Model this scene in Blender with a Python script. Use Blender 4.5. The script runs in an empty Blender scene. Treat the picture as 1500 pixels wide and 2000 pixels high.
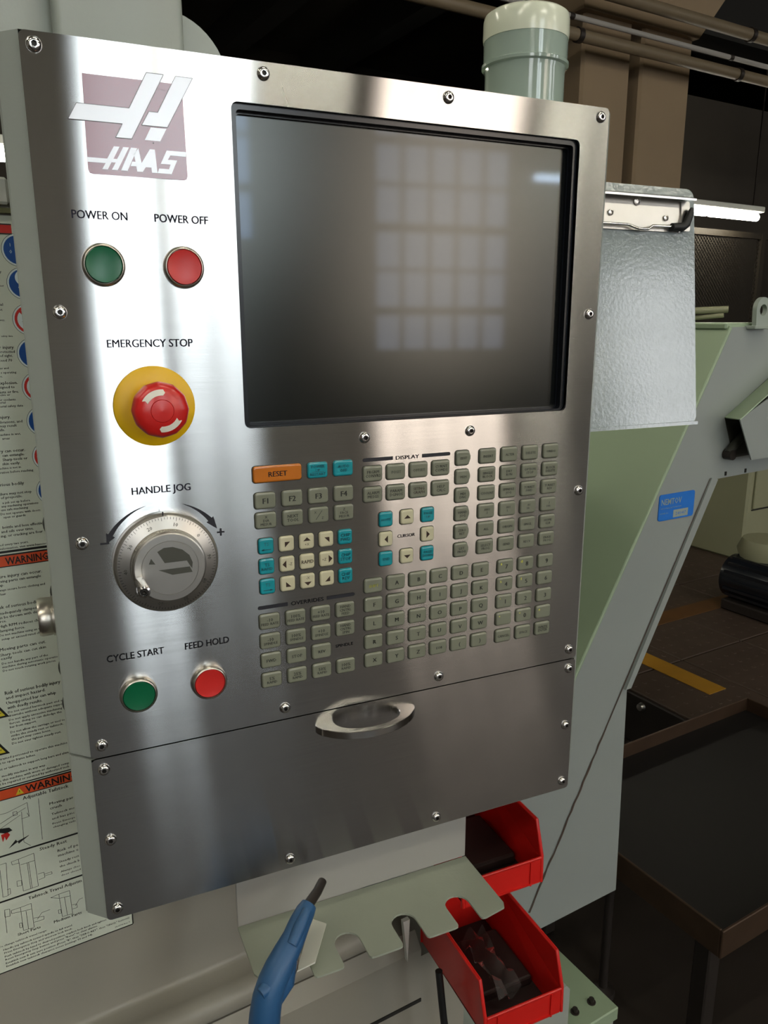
import bpy, bmesh, math, random
from math import pi, sin, cos, radians
from mathutils import Vector, Matrix
random.seed(7)
SC = bpy.context.scene
COL = SC.collection
ZO = 1.65                      # panel frame origin (top-left screw) above the shop floor
A = radians(6.6)               # the lathe and the hall are turned 6.6 degrees against the panel

# ---------------------------------------------------------------- camera
cam_d = bpy.data.cameras.new('camera')
cam = bpy.data.objects.new('camera', cam_d)
COL.objects.link(cam)
RIGHT = Vector((0.91206, -0.41005, -0.00097)); FWD = Vector((0.39809, 0.88601, -0.23773))
FWD.normalize(); UP = RIGHT.cross(FWD).normalized(); RIGHT = FWD.cross(UP).normalized()
cam.matrix_world = Matrix(((RIGHT.x, UP.x, -FWD.x, -0.02406), (RIGHT.y, UP.y, -FWD.y, -0.60551),
                           (RIGHT.z, UP.z, -FWD.z, -0.17419 + ZO), (0, 0, 0, 1)))
cam_d.sensor_fit = 'HORIZONTAL'; cam_d.sensor_width = 36.0
cam_d.lens = 36.0 * 1523.8 / 1500.0
cam_d.clip_start = 0.02; cam_d.clip_end = 60
SC.camera = cam
# ---------------------------------------------------------------- world, exposure
W = bpy.data.worlds.new('hall_world'); SC.world = W; W.use_nodes = True
W.node_tree.nodes['Background'].inputs[0].default_value = (0.75, 0.85, 1.0, 1)
W.node_tree.nodes['Background'].inputs[1].default_value = 0.3
SC.view_settings.view_transform = 'Standard'; SC.view_settings.look = 'None'
SC.view_settings.gamma = 1.0; SC.view_settings.exposure = 0.72
try: SC.view_settings.use_curve_mapping = False
except Exception: pass
SC.cycles.max_bounces = 8; SC.cycles.diffuse_bounces = 4; SC.cycles.glossy_bounces = 5
SC.cycles.caustics_reflective = False; SC.cycles.caustics_refractive = False
SC.cycles.sample_clamp_indirect = 6.0
WIN_COOL = 5.2; WIN_WARM = 3.6; TUBE = 30.0

# ---------------------------------------------------------------- materials
MATS = {}
def srgb(r, g, b):
    f = lambda v: (v/255/12.92) if v/255 <= 0.04045 else ((v/255+0.055)/1.055)**2.4
    return (f(r), f(g), f(b), 1)
def mat(name, col, rough=0.5, metal=0.0, noise=0.0, nscale=20, bump=0.0, bscale=200, coat=0.0, crough=0.1,
        emit=None, es=0, spec=0.5, ior=1.5, trans=0, aniso=0.0, stretch=None, dist=0.001):
    m = bpy.data.materials.new(name); m.use_nodes = True
    nt = m.node_tree; b = nt.nodes['Principled BSDF']
    b.inputs['Base Color'].default_value = col; b.inputs['Roughness'].default_value = rough
    b.inputs['Metallic'].default_value = metal; b.inputs['Specular IOR Level'].default_value = spec
    b.inputs['IOR'].default_value = ior; b.inputs['Transmission Weight'].default_value = trans
    b.inputs['Coat Weight'].default_value = coat; b.inputs['Coat Roughness'].default_value = crough
    if emit: b.inputs['Emission Color'].default_value = emit; b.inputs['Emission Strength'].default_value = es
    if noise or bump:
        tc = nt.nodes.new('ShaderNodeTexCoord'); mp = nt.nodes.new('ShaderNodeMapping')
        nt.links.new(tc.outputs['Object'], mp.inputs['Vector'])
        if stretch: mp.inputs['Scale'].default_value = stretch
    if noise:
        n = nt.nodes.new('ShaderNodeTexNoise'); n.inputs['Scale'].default_value = nscale; n.inputs['Detail'].default_value = 5
        nt.links.new(mp.outputs[0], n.inputs['Vector'])
        mx = nt.nodes.new('ShaderNodeMix'); mx.data_type = 'RGBA'
        mx.inputs['A'].default_value = tuple(c*(1-noise) for c in col[:3])+(1,)
        mx.inputs['B'].default_value = tuple(min(1, c*(1+noise)) for c in col[:3])+(1,)
        nt.links.new(n.outputs['Fac'], mx.inputs['Factor']); nt.links.new(mx.outputs['Result'], b.inputs['Base Color'])
    if bump:
        n2 = nt.nodes.new('ShaderNodeTexNoise'); n2.inputs['Scale'].default_value = bscale; n2.inputs['Detail'].default_value = 3
        nt.links.new(mp.outputs[0], n2.inputs['Vector'])
        bp = nt.nodes.new('ShaderNodeBump'); bp.inputs['Strength'].default_value = bump; bp.inputs['Distance'].default_value = dist
        nt.links.new(n2.outputs['Fac'], bp.inputs['Height']); nt.links.new(bp.outputs[0], b.inputs['Normal'])
    MATS[name] = m
    return m
def steel_plate(name):
    """horizontally brushed stainless sheet: fine scratches tilt the surface up and down, gloss is anisotropic"""
    m = bpy.data.materials.new(name); m.use_nodes = True; nt = m.node_tree; b = nt.nodes['Principled BSDF']
    out = nt.nodes['Material Output']; nt.nodes.remove(b)
    b = nt.nodes.new('ShaderNodeBsdfAnisotropic'); b.distribution = 'BECKMANN'; b.inputs['Anisotropy'].default_value = -0.80
    nt.links.new(b.outputs[0], out.inputs['Surface'])
    tg = nt.nodes.new('ShaderNodeTangent'); tg.direction_type = 'UV_MAP'; tg.uv_map = 'UVMap'
    nt.links.new(tg.outputs[0], b.inputs['Tangent'])
    tc = nt.nodes.new('ShaderNodeTexCoord')
    def noise(scale, detail=2):
        mp = nt.nodes.new('ShaderNodeMapping'); mp.inputs['Scale'].default_value = scale
        nt.links.new(tc.outputs['Object'], mp.inputs['Vector'])
        n = nt.nodes.new('ShaderNodeTexNoise'); n.inputs['Scale'].default_value = 1.0; n.inputs['Detail'].default_value = detail
        nt.links.new(mp.outputs[0], n.inputs['Vector']); return n.outputs['Fac']
    def math_(op, a, bb):
        n = nt.nodes.new('ShaderNodeMath'); n.operation = op
        for i, v in enumerate((a, bb)):
            if isinstance(v, (int, float)): n.inputs[i].default_value = v
            else: nt.links.new(v, n.inputs[i])
        return n.outputs[0]
    mid = noise((9, 1, 900), 2); cloud = noise((9, 9, 9), 6)
    tilt = math_('MULTIPLY', math_('SUBTRACT', mid, 0.5), 0.03)
    cx = nt.nodes.new('ShaderNodeCombineXYZ'); nt.links.new(tilt, cx.inputs[2])
    g = nt.nodes.new('ShaderNodeNewGeometry'); ad = nt.nodes.new('ShaderNodeVectorMath'); ad.operation = 'ADD'
    nt.links.new(g.outputs['Normal'], ad.inputs[0]); nt.links.new(cx.outputs[0], ad.inputs[1])
    nm = nt.nodes.new('ShaderNodeVectorMath'); nm.operation = 'NORMALIZE'; nt.links.new(ad.outputs[0], nm.inputs[0])
    nt.links.new(nm.outputs[0], b.inputs['Normal'])
    nt.links.new(math_('ADD', 0.168, math_('MULTIPLY', cloud, 0.035)), b.inputs['Roughness'])
    mx = nt.nodes.new('ShaderNodeMix'); mx.data_type = 'RGBA'
    mx.inputs['A'].default_value = (0.56, 0.555, 0.545, 1); mx.inputs['B'].default_value = (0.70, 0.695, 0.685, 1)
    nt.links.new(math_('ADD', math_('MULTIPLY', mid, 0.5), math_('MULTIPLY', cloud, 0.5)), mx.inputs['Factor'])
    nt.links.new(mx.outputs['Result'], b.inputs['Color'])
    MATS[name] = m
    return m
steel_plate('brushed_steel')
mat('satin_steel', (0.62, 0.60, 0.57, 1), 0.28, 1.0, noise=0.06, nscale=60)
mat('warm_satin', (0.58, 0.54, 0.47, 1), 0.30, 1.0)
mat('polished_steel', (0.78, 0.76, 0.73, 1), 0.14, 1.0)
mat('dial_steel', (0.52, 0.50, 0.46, 1), 0.34, 1.0, noise=0.05, nscale=90)
mat('etched_grey', srgb(84, 84, 76), 0.45, 0.5)
mat('casing_paint', srgb(150, 146, 134), 0.42, noise=0.04, nscale=6, bump=0.08, bscale=300)
mat('grey_paint', srgb(160, 166, 158), 0.38, noise=0.04, nscale=6, bump=0.10, bscale=420)
mat('green_tint_paint', srgb(146, 164, 136), 0.40, noise=0.06, nscale=4, bump=0.12, bscale=350)  # same paint as the grey plates; reflected green is put into the colour
mat('blue_grey_paint', srgb(144, 150, 146), 0.34, noise=0.07, nscale=5, bump=0.06, bscale=300)
mat('worn_bracket', srgb(158, 164, 148), 0.42, noise=0.10, nscale=18, bump=0.15, bscale=300)
mat('web_paint', srgb(160, 158, 152), 0.45, noise=0.05, nscale=14)
mat('clip_board', srgb(136, 146, 146), 0.14, 0.0, noise=0.03, nscale=12, bump=0.20, bscale=260, coat=0.6, crough=0.12, spec=0.8)
mat('black_ink', (0.012, 0.012, 0.018, 1), 0.5)
mat('blue_black_ink', srgb(42, 44, 64), 0.5)
mat('soft_ink', srgb(52, 54, 44), 0.6)
mat('key_grey', srgb(126, 129, 112), 0.25, coat=1.0, crough=0.10, noise=0.03, nscale=60)
mat('key_shadow_rim', srgb(58, 58, 48), 0.5)  # dark outline in place of the shadow gap round each key
mat('key_teal', srgb(20, 146, 158), 0.25, coat=1.0, crough=0.10)
mat('key_cream', srgb(206, 200, 168), 0.32, coat=0.3, crough=0.2)
mat('key_orange', srgb(196, 112, 26), 0.25, coat=1.0, crough=0.10)
mat('key_ink', srgb(26, 26, 22), 0.5)
mat('teal_ink', srgb(8, 70, 84), 0.5)
mat('brown_ink', srgb(48, 26, 10), 0.5)
mat('faded_ink', srgb(62, 64, 52), 0.5)
mat('yellow_ink', srgb(226, 226, 70), 0.5)
def lcd(name):
    """switched-off LCD: black with a soft matte sheen and a faint sharp bluish film reflection"""
    m = bpy.data.materials.new(name); m.use_nodes = True; nt = m.node_tree; nt.nodes.remove(nt.nodes['Principled BSDF'])
    out = nt.nodes['Material Output']; prev = None
    for kind, col, r in (('ShaderNodeBsdfDiffuse', (.006, .007, .007, 1), 0), ('ShaderNodeBsdfAnisotropic', (.066, .068, .064, 1), .23), ('ShaderNodeBsdfAnisotropic', (.007, .010, .016, 1), .05)):
        n = nt.nodes.new(kind); n.inputs['Color'].default_value = col
        if r: n.distribution = 'BECKMANN'; n.inputs['Roughness'].default_value = r
        if prev is None: prev = n.outputs[0]
        else:
            ad = nt.nodes.new('ShaderNodeAddShader'); nt.links.new(prev, ad.inputs[0]); nt.links.new(n.outputs[0], ad.inputs[1]); prev = ad.outputs[0]
    nt.links.new(prev, out.inputs['Surface']); MATS[name] = m
lcd('lcd_black')
mat('bezel_black', (0.008, 0.010, 0.014, 1), 0.22, spec=0.6)
mat('button_green', srgb(8, 98, 62), 0.28, spec=0.5)
mat('button_red', srgb(206, 44, 40), 0.30, spec=0.5)
mat('stop_red', srgb(206, 34, 30), 0.30, coat=0.3, crough=0.2)
mat('stop_yellow', srgb(238, 190, 12), 0.36)
mat('arrow_white', srgb(240, 236, 220), 0.45)
mat('badge_maroon', srgb(124, 18, 46), 0.30, coat=1.0, crough=0.17, noise=0.04, nscale=20)
MATS['badge_maroon'].node_tree.nodes['Principled BSDF'].inputs['Coat IOR'].default_value = 1.75
mat('badge_silver', srgb(226, 226, 230), 0.30, metal=0.3, coat=0.5, crough=0.2)
mat('badge_edge', srgb(120, 118, 122), 0.4)
mat('decal_cream', srgb(216, 222, 204), 0.42, noise=0.03, nscale=10)
mat('decal_white', srgb(222, 234, 232), 0.4)
mat('decal_blue', srgb(14, 76, 150), 0.4)
mat('decal_red', srgb(206, 44, 36), 0.4)
mat('decal_orange', srgb(222, 84, 40), 0.4)
mat('decal_yellow', srgb(214, 196, 50), 0.4)
mat('decal_black', srgb(24, 24, 20), 0.45)
mat('decal_dark', srgb(86, 88, 80), 0.45)
mat('name_blue', srgb(36, 112, 200), 0.35, noise=0.08, nscale=40)
mat('name_grey', srgb(150, 160, 150), 0.45)
mat('beacon_glass', srgb(186, 204, 190), 0.10, trans=0.30, ior=1.45, coat=0.5, crough=0.04)
mat('beacon_cap', srgb(226, 230, 208), 0.22, coat=0.4, crough=0.1)
mat('black_rubber', srgb(24, 24, 24), 0.55)
mat('socket_dark', (0.02, 0.018, 0.016, 1), 0.4, 0.6)
mat('bin_red', srgb(206, 30, 24), 0.36, noise=0.05, nscale=15, coat=0.2)
mat('bin_dark', srgb(40, 26, 24), 0.6, noise=0.2, nscale=25)
mat('gun_blue', srgb(44, 88, 132), 0.42, noise=0.10, nscale=30, bump=0.15, bscale=120)
mat('clear_wrap', srgb(225, 215, 210), 0.10, trans=0.95, ior=1.12)
mat('dark_steel', srgb(52, 46, 42), 0.42, 0.4, noise=0.25, nscale=8)
mat('table_top', srgb(20, 17, 14), 0.6, 0.0, noise=0.35, nscale=5)
mat('rust_edge', srgb(78, 60, 46), 0.4, 0.5, noise=0.3, nscale=18)
mat('deck_plate', srgb(70, 56, 46), 0.6, noise=0.30, nscale=9)
mat('floor_dark', srgb(40, 33, 27), 0.55, noise=0.30, nscale=3)
mat('stripe_yellow', srgb(164, 118, 26), 0.6, noise=0.25, nscale=14)
mat('stripe_worn', srgb(96, 62, 26), 0.6, noise=0.35, nscale=9)
mat('pillar_tan', srgb(142, 122, 96), 0.8, noise=0.12, nscale=3)
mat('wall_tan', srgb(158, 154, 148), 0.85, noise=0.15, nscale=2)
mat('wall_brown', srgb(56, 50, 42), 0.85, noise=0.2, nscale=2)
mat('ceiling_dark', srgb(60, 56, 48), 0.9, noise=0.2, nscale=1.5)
mat('beam_dark', srgb(34, 32, 28), 0.9, noise=0.2, nscale=2)
mat('pipe_paint', srgb(118, 104, 82), 0.5, noise=0.15, nscale=6)
mat('frame_white', srgb(226, 226, 214), 0.5)
mat('mullion', srgb(120, 116, 108), 0.6)
mat('window_dark', (0.012, 0.012, 0.014, 1), 0.08, spec=0.8)
mat('olive_gasket', srgb(104, 104, 66), 0.6)
mat('wire_brown', srgb(46, 40, 31), 0.6, 0.3)
mat('cabinet_olive', srgb(140, 140, 112), 0.5, noise=0.06, nscale=3)
mat('tube_light', (1, 1, 1, 1), 0.5, emit=(1.0, 0.95, 0.80, 1), es=TUBE)
mat('pane_cool', (0.8, 0.9, 1, 1), 0.4, emit=(0.86, 0.95, 1.0, 1), es=WIN_COOL)
mat('pane_fill', (0.9, 0.95, 1, 1), 0.4, emit=(0.95, 0.97, 1.0, 1), es=WIN_WARM*1.15)  # panes of the added fill windows
mat('pane_warm', (1, 0.9, 0.8, 1), 0.4, emit=(1.0, 0.86, 0.74, 1), es=WIN_WARM)

# ---------------------------------------------------------------- mesh helpers
ROTM = Matrix.Rotation(A, 4, 'Z')
class MB:
    """collects shapes in frame coordinates, then links them as one mesh object"""
    def __init__(s): s.bm = bmesh.new(); s.mi = 0; s.sm = False
    def _f(s, vs):
        try: f = s.bm.faces.new(vs)
        except ValueError: return None
        f.material_index = s.mi; f.smooth = s.sm; return f
    def box(s, x0, x1, y0, y1, z0, z1, bev=0.0, seg=1):
        v = [s.bm.verts.new((x, y, z)) for x in (x0, x1) for y in (y0, y1) for z in (z0, z1)]
        fs = [s._f([v[i] for i in q]) for q in ((0,1,3,2),(4,6,7,5),(0,4,5,1),(2,3,7,6),(0,2,6,4),(1,5,7,3))]
        if bev:
            es = list({e for f in fs for e in f.edges})
            r = bmesh.ops.bevel(s.bm, geom=es, offset=bev, segments=seg, affect='EDGES', profile=0.5)
            for f in r['faces']: f.material_index = s.mi
        return s
    def hull(s, loops, cap=True):
        """loops: lists of 3-D points of equal length, joined in order"""
        L = [[s.bm.verts.new(p) for p in l] for l in loops]; n = len(L[0])
        for a, b in zip(L, L[1:]):
            for i in range(n): s._f([a[i], a[(i+1) % n], b[(i+1) % n], b[i]])
        if cap: s._f(list(reversed(L[0]))); s._f(L[-1])
        return s
    def prism(s, pts, axis, a0, a1, cap=True):
        def P(p, a):
            return {'y': (p[0], a, p[1]), 'x': (a, p[0], p[1]), 'z': (p[0], p[1], a)}[axis]
        return s.hull([[P(p, a0) for p in pts], [P(p, a1) for p in pts]], cap)
    def lathe(s, prof, c, axis='y', n=32, scal=None):
        """prof: (radius, position along axis); axis '-y' turns towards the viewer"""
        L = []
        for r, h in prof:
            ring = []
            for i in range(n):
                t = 2*pi*i/n; rr = r*(scal(t, r) if scal else 1); u, w = rr*cos(t), rr*sin(t)
                if axis == 'y': p = (c[0]+u, c[1]+h, c[2]+w)
                elif axis == 'x': p = (c[0]+h, c[1]+u, c[2]+w)
                else: p = (c[0]+u, c[1]+w, c[2]+h)
                ring.append(p)
            L.append(ring)
        s.hull(L, True); return s
    def tube(s, path, r, n=10):
        path = [Vector(p) for p in path]; L = []; rs = r if isinstance(r, (list, tuple)) else [r]*len(path)
        u = None
        for i, p in enumerate(path):
            d = (path[min(i+1, len(path)-1)]-path[max(i-1, 0)]).normalized()
            if u is None: u = d.cross(Vector((0, 0, 1)) if abs(d.z) < .9 else Vector((1, 0, 0))).normalized()
            u = (u-d*u.dot(d)).normalized(); w = d.cross(u)
            L.append([tuple(p + (u*cos(2*pi*k/n)+w*sin(2*pi*k/n))*rs[i]) for k in range(n)])
        s.hull(L, True); return s
    def done(s, name, mats, parent=None, frame='P', origin=None, smooth_angle=None, uv=False):
        bm = s.bm
        bmesh.ops.recalc_face_normals(bm, faces=bm.faces)
        o = Vector(origin) if origin else Vector((0, 0, 0))
        if origin: bmesh.ops.translate(bm, verts=bm.verts, vec=-o)
        if uv:
            lay = bm.loops.layers.uv.new('UVMap')
            for f in bm.faces:
                for l in f.loops: l[lay].uv = (l.vert.co.z*2, l.vert.co.x*2)
        me = bpy.data.meshes.new(name); bm.to_mesh(me); bm.free()
        for m in (mats if isinstance(mats, (list, tuple)) else [mats]): me.materials.append(MATS[m])
        if smooth_angle:
            me.shade_smooth()
            try: me.set_sharp_from_angle(angle=radians(smooth_angle))
            except Exception: pass
        return link(name, me, parent, frame, o)
def link(name, me, parent, frame, o):
    ob = bpy.data.objects.new(name, me); COL.objects.link(ob)
    if parent is not None:
        ob.parent = parent
        ob.location = Vector(o) - Vector(parent.get('_o', (0, 0, 0)))
    else:
        ob.location = (ROTM @ Vector(o) if frame == 'M' else Vector(o)) + Vector((0, 0, ZO))
        if frame == 'M': ob.rotation_euler.z = A
    ob['_o'] = tuple(o)
    return ob
def thing(name, label, cat, o, frame='P', group=None):
    ob = link(name, None, None, frame, o); ob.empty_display_size = 0.05
    return tag(ob, label, cat, group)
def tag(ob, label=None, cat=None, group=None, kind=None):
    if label: ob['label'] = label
    if cat: ob['category'] = cat
    if group: ob['group'] = group
    if kind: ob['kind'] = kind
    return ob
def rrect(x0, x1, z0, z1, r, n=4):
    pts = []
    for cx, cz, a0 in ((x1-r, z1-r, 0), (x0+r, z1-r, 90), (x0+r, z0+r, 180), (x1-r, z0+r, 270)):
        for k in range(n+1):
            t = radians(a0+90*k/n); pts.append((cx+r*cos(t), cz+r*sin(t)))
    return pts
def inset(pts, d):
    """shrink a convex outline by d"""
    out = []; n = len(pts)
    for i in range(n):
        p0, p, p1 = Vector(pts[i-1]), Vector(pts[i]), Vector(pts[(i+1) % n])
        d0 = (p-p0).normalized(); d1 = (p1-p).normalized()
        n0 = Vector((-d0.y, d0.x)); n1 = Vector((-d1.y, d1.x)); m = (n0+n1)
        m = m.normalized() if m.length > 1e-6 else n0
        out.append(tuple(p + m*d/max(0.5, m.dot(n0))))
    return out
TC = {}
def text_geo(s, off=0.0, res=1):
    k = (s, off, res)
    if k not in TC:
        c = bpy.data.curves.new('t', 'FONT'); c.body = s; c.size = 1; c.resolution_u = res; c.offset = off
        o = bpy.data.objects.new('t', c); me = bpy.data.meshes.new_from_object(o)
        vs = [(v.co.x, v.co.y) for v in me.vertices]; fs = [tuple(p.vertices) for p in me.polygons]
        bpy.data.objects.remove(o); bpy.data.curves.remove(c); bpy.data.meshes.remove(me)
        TC[k] = (vs, fs)
    return TC[k]
CAP = 0.73
class Print:
    """flat lettering and marks lying on a sheet that faces -y; a material slot per ink"""
    def __init__(s): s.v = []; s.f = []; s.m = []; s.mats = []
    def slot(s, ink):
        if ink not in s.mats: s.mats.append(ink)
        return s.mats.index(ink)
    def text(s, t, x, z, cap, ink, align='C', width=None, y=0.0, off=0.0, res=1, rot=0.0, maxw=None, bold=0.0):
        if bold:
            for d in (-bold, bold): s.text(t, x+d, z, cap, ink, align, width, y, off, res, rot, maxw)
            return
        vs, fs = text_geo(t, off, res)
        if not vs: return
        x0 = min(v[0] for v in vs); x1 = max(v[0] for v in vs); k = cap/CAP
        kx = width/(x1-x0) if width else k
        if maxw and (x1-x0)*kx > maxw: kx = maxw/(x1-x0)
        w = (x1-x0)*kx; xo = {'C': -w/2, 'L': 0, 'R': -w}[align]; zo = -cap/2 if align == 'C' else 0
        b = len(s.v); sl = s.slot(ink); cr, sr = cos(rot), sin(rot)
        for vx, vy in vs:
            px, pz = (vx-x0)*kx+xo, vy*k+zo
            s.v.append((x+px*cr-pz*sr, y, z+px*sr+pz*cr))
        for f in fs: s.f.append(tuple(b+i for i in f)); s.m.append(sl)
    def poly(s, pts, ink, y=0.0):
        b = len(s.v); s.v += [(p[0], y, p[1]) for p in pts]; s.f.append(tuple(range(b, b+len(pts)))); s.m.append(s.slot(ink))
    def disc(s, x, z, r, ink, y=0.0, n=28): s.poly([(x+r*cos(2*pi*i/n), z+r*sin(2*pi*i/n)) for i in range(n)], ink, y)
    def line(s, pts, w, ink, y=0.0):
        for a, b in zip(pts, pts[1:]):
            a = Vector(a); b = Vector(b); d = (b-a)
            if d.length < 1e-7: continue
            d.normalize(); n = Vector((-d.y, d.x))*w/2
            s.poly([tuple(a-n), tuple(b-n), tuple(b+n), tuple(a+n)], ink, y)
    def done(s, name, parent=None, frame='P', origin=None):
        o = Vector(origin) if origin else Vector((0, 0, 0))
        me = bpy.data.meshes.new(name); me.from_pydata([tuple(Vector(v)-o) for v in s.v], [], s.f)
        for i, m in enumerate(s.m): me.polygons[i].material_index = m
        bm = bmesh.new(); bm.from_mesh(me)
        for f in bm.faces:
            f.normal_update()
            if f.normal.y > 0: f.normal_flip()
        bm.to_mesh(me); bm.free()
        for m in s.mats: me.materials.append(MATS[m])
        return link(name, me, parent, frame, o)
MM = 0.001
# ================================================================ LARGE STRUCTURE: the hall (machine frame 'M')
def struct(mb, name, m, frame='M', **k):
    ob = mb.done(name, m, None, frame, **k); ob['kind'] = 'structure'; return ob
FZ = -ZO
struct(MB().box(-7, 15, -9.4, 10.4, FZ-0.2, FZ), 'floor', 'floor_dark', origin=(0, 0, FZ))
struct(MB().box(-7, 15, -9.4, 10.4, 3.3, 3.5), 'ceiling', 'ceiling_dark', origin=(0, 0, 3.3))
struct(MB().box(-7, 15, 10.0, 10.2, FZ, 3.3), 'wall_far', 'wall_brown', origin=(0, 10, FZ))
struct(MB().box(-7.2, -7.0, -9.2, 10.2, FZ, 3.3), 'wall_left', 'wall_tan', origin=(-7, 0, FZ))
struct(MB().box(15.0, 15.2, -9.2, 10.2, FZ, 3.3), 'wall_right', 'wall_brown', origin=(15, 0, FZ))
# window wall behind the photographer, with tall industrial windows, some added as fill
WINS = [('window_1', -0.28, .40, -0.95, 3.05, 'pane_cool', 2, 7), ('window_2', .56, 1.52, .75, 3.05, 'pane_cool', 2, 4),
        ('window_3', 3.0, 4.82, -0.55, 2.95, 'pane_warm', 5, 7), ('fill_window_1', -4.4, -2.5, -0.55, 2.95, 'pane_fill', 5, 7),
        ('fill_window_2', 6.7, 8.5, -0.55, 2.95, 'pane_fill', 5, 7), ('fill_window_3', 10.2, 12.0, -0.55, 2.95, 'pane_fill', 5, 7)]  # neutral-paned windows are made up, added to brighten diffuse surfaces
mb = MB()
xs = [-7.0]
for n_, a, b, z0, z1, pm, nc_, nr_ in sorted(WINS, key=lambda w: w[1]):
    mb.box(xs[-1], a, -9.2, -9.0, FZ, 3.3); mb.box(a, b, -9.2, -9.0, FZ, z0); mb.box(a, b, -9.2, -9.0, z1, 3.3); xs.append(b)
mb.box(xs[-1], 15, -9.2, -9.0, FZ, 3.3)
struct(mb, 'wall_window_side', 'wall_tan', origin=(0, -9, FZ))
for wn, a, b, z0, z1, pm, cols, rows in WINS:
    f = MB(); cw = (b-a)/cols; rh = (z1-z0)/rows
    for i in range(cols+1): f.box(a+i*cw-.022, a+i*cw+.022, -9.14, -9.04, z0, z1)
    for j in range(rows+1):
        h = .05 if j % 2 else .022
        f.box(a, b, -9.15, -9.05, z0+j*rh-h, z0+j*rh+h)
    w = f.done(wn, 'mullion', None, 'M', origin=((a+b)/2, -9.1, z0)); w['kind'] = 'structure'
    pm_ = MB().box(-cw/2+.02, cw/2-.02, -.004, .004, -rh/2+.02, rh/2-.02)
    bm = pm_.bm; me = bpy.data.meshes.new('pane'); bm.to_mesh(me); bm.free(); me.materials.append(MATS[pm])
    for i in range(cols):
        for j in range(rows):
            link('pane', me, w, 'M', (a+(i+.5)*cw, -9.1, z0+(j+.5)*rh))
# roof beams running into the depth and across
for i, x in enumerate((-4.8, -3.2, -1.6, 0.0, 1.45, 2.55, 3.65, 5.0, 7.2, 9.2, 11.2)):
    ob = MB().box(x-.13, x+.13, -8.9, 9.9, 2.95, 3.3).done('trim_%d' % (i+1), 'beam_dark', None, 'M', origin=(x, 0, 3.3)); ob['kind'] = 'structure'
ob = MB().box(-6.9, 14.9, 5.0, 5.4, 2.5, 3.28).done('trim_12', 'beam_dark', None, 'M', origin=(0, 5.2, 3.3)); ob['kind'] = 'structure'
# pair of concrete pillars with a haunch up to the ceiling
p = MB().box(4.31, 4.80, 4.0, 4.5, FZ, 3.3, bev=.02).done('pillar', 'pillar_tan', None, 'M', origin=(4.55, 4.25, FZ)); p['kind'] = 'structure'
p = MB().box(4.91, 5.47, 4.0, 4.5, FZ, 3.3, bev=.02).done('pillar', 'pillar_tan', None, 'M', origin=(5.2, 4.25, FZ)); p['kind'] = 'structure'
p = MB().prism([(4.25, 3.29), (4.25, 1.95), (5.47, 1.95), (6.35, 3.0), (6.35, 3.29)], 'y', 3.95, 4.55).done('pillar_haunch', 'pillar_tan', None, 'M', origin=(5.2, 4.25, 2)); p['kind'] = 'structure'
p = MB().box(4.80, 4.91, 4.2, 4.5, FZ, 3.3).done('pillar_infill', 'wall_brown', None, 'M', origin=(4.85, 4.35, FZ)); p['kind'] = 'structure'
# pipes hung in front of the pillars
for (nm, y, z, x0, x1, r, m_, lab) in (
    ('pipe', 3.78, 1.70, -1.0, 12.0, .040, 'pipe_paint', 'tan painted pipe, lowest of the pipes crossing in front of the pillars'),
    ('pipe', 3.70, 1.955, 3.2, 12.0, .042, 'pipe_paint', 'thick tan pipe, highest of the pipes crossing in front of the pillars'),
    ('pipe', 3.86, 1.84, 3.4, 9.0, .018, 'wall_tan', 'thin brown pipe between the two thick pipes at the pillars')):
    t = thing(nm, lab, 'pipe', ((x0+x1)/2, y, z-r), 'M')
    MB().tube([(x0, y, z), (x1, y, z)], r, 14).done('tube', m_, t, 'M', origin=(x0, y, z), smooth_angle=40)
    for x in (4.05, 5.75, 7.4):
        if x < x1: MB().tube([(x-.02, y, z), (x+.02, y, z)], r*1.22, 14).done('pipe_clamp', 'dark_steel', t, 'M', origin=(x, y, z), smooth_angle=40)
# fluorescent batten lights
def batten(x0, x1, y, z, lab, n=2, grp=None):
    t = thing('fluorescent_lamp', lab, 'lamp', ((x0+x1)/2, y, z), 'M', grp)
    MB().box(x0-.03, x1+.03, y-.05, y+.05, z+.045, z+.10, bev=.008).done('housing', 'frame_white', t, 'M', origin=(x0, y, z+.05))
    L = (x1-x0)/n
    for i in range(n):
        MB().tube([(x0+i*L+.03, y, z), (x0+(i+1)*L-.03, y, z)], .036, 12).done('tube_light', 'tube_light', t, 'M', origin=(x0+i*L, y, z), smooth_angle=40)
    for x in (x0+.1, x1-.1): MB().box(x-.006, x+.006, y-.006, y+.006, z+.10, 3.3).done('hanger', 'dark_steel', t, 'M', origin=(x, y, z+.1))
batten(5.84, 7.40, 4.62, .83, 'lit fluorescent lamp to the right of the clipboard')
batten(-.9, .55, 4.6, .74, 'lit fluorescent lamp glaring left of the control panel')
batten(4.95, 5.65, -8.7, 1.55, 'fluorescent lamp beside the window, seen only as a faint streak in the dark screen', 1)
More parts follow.
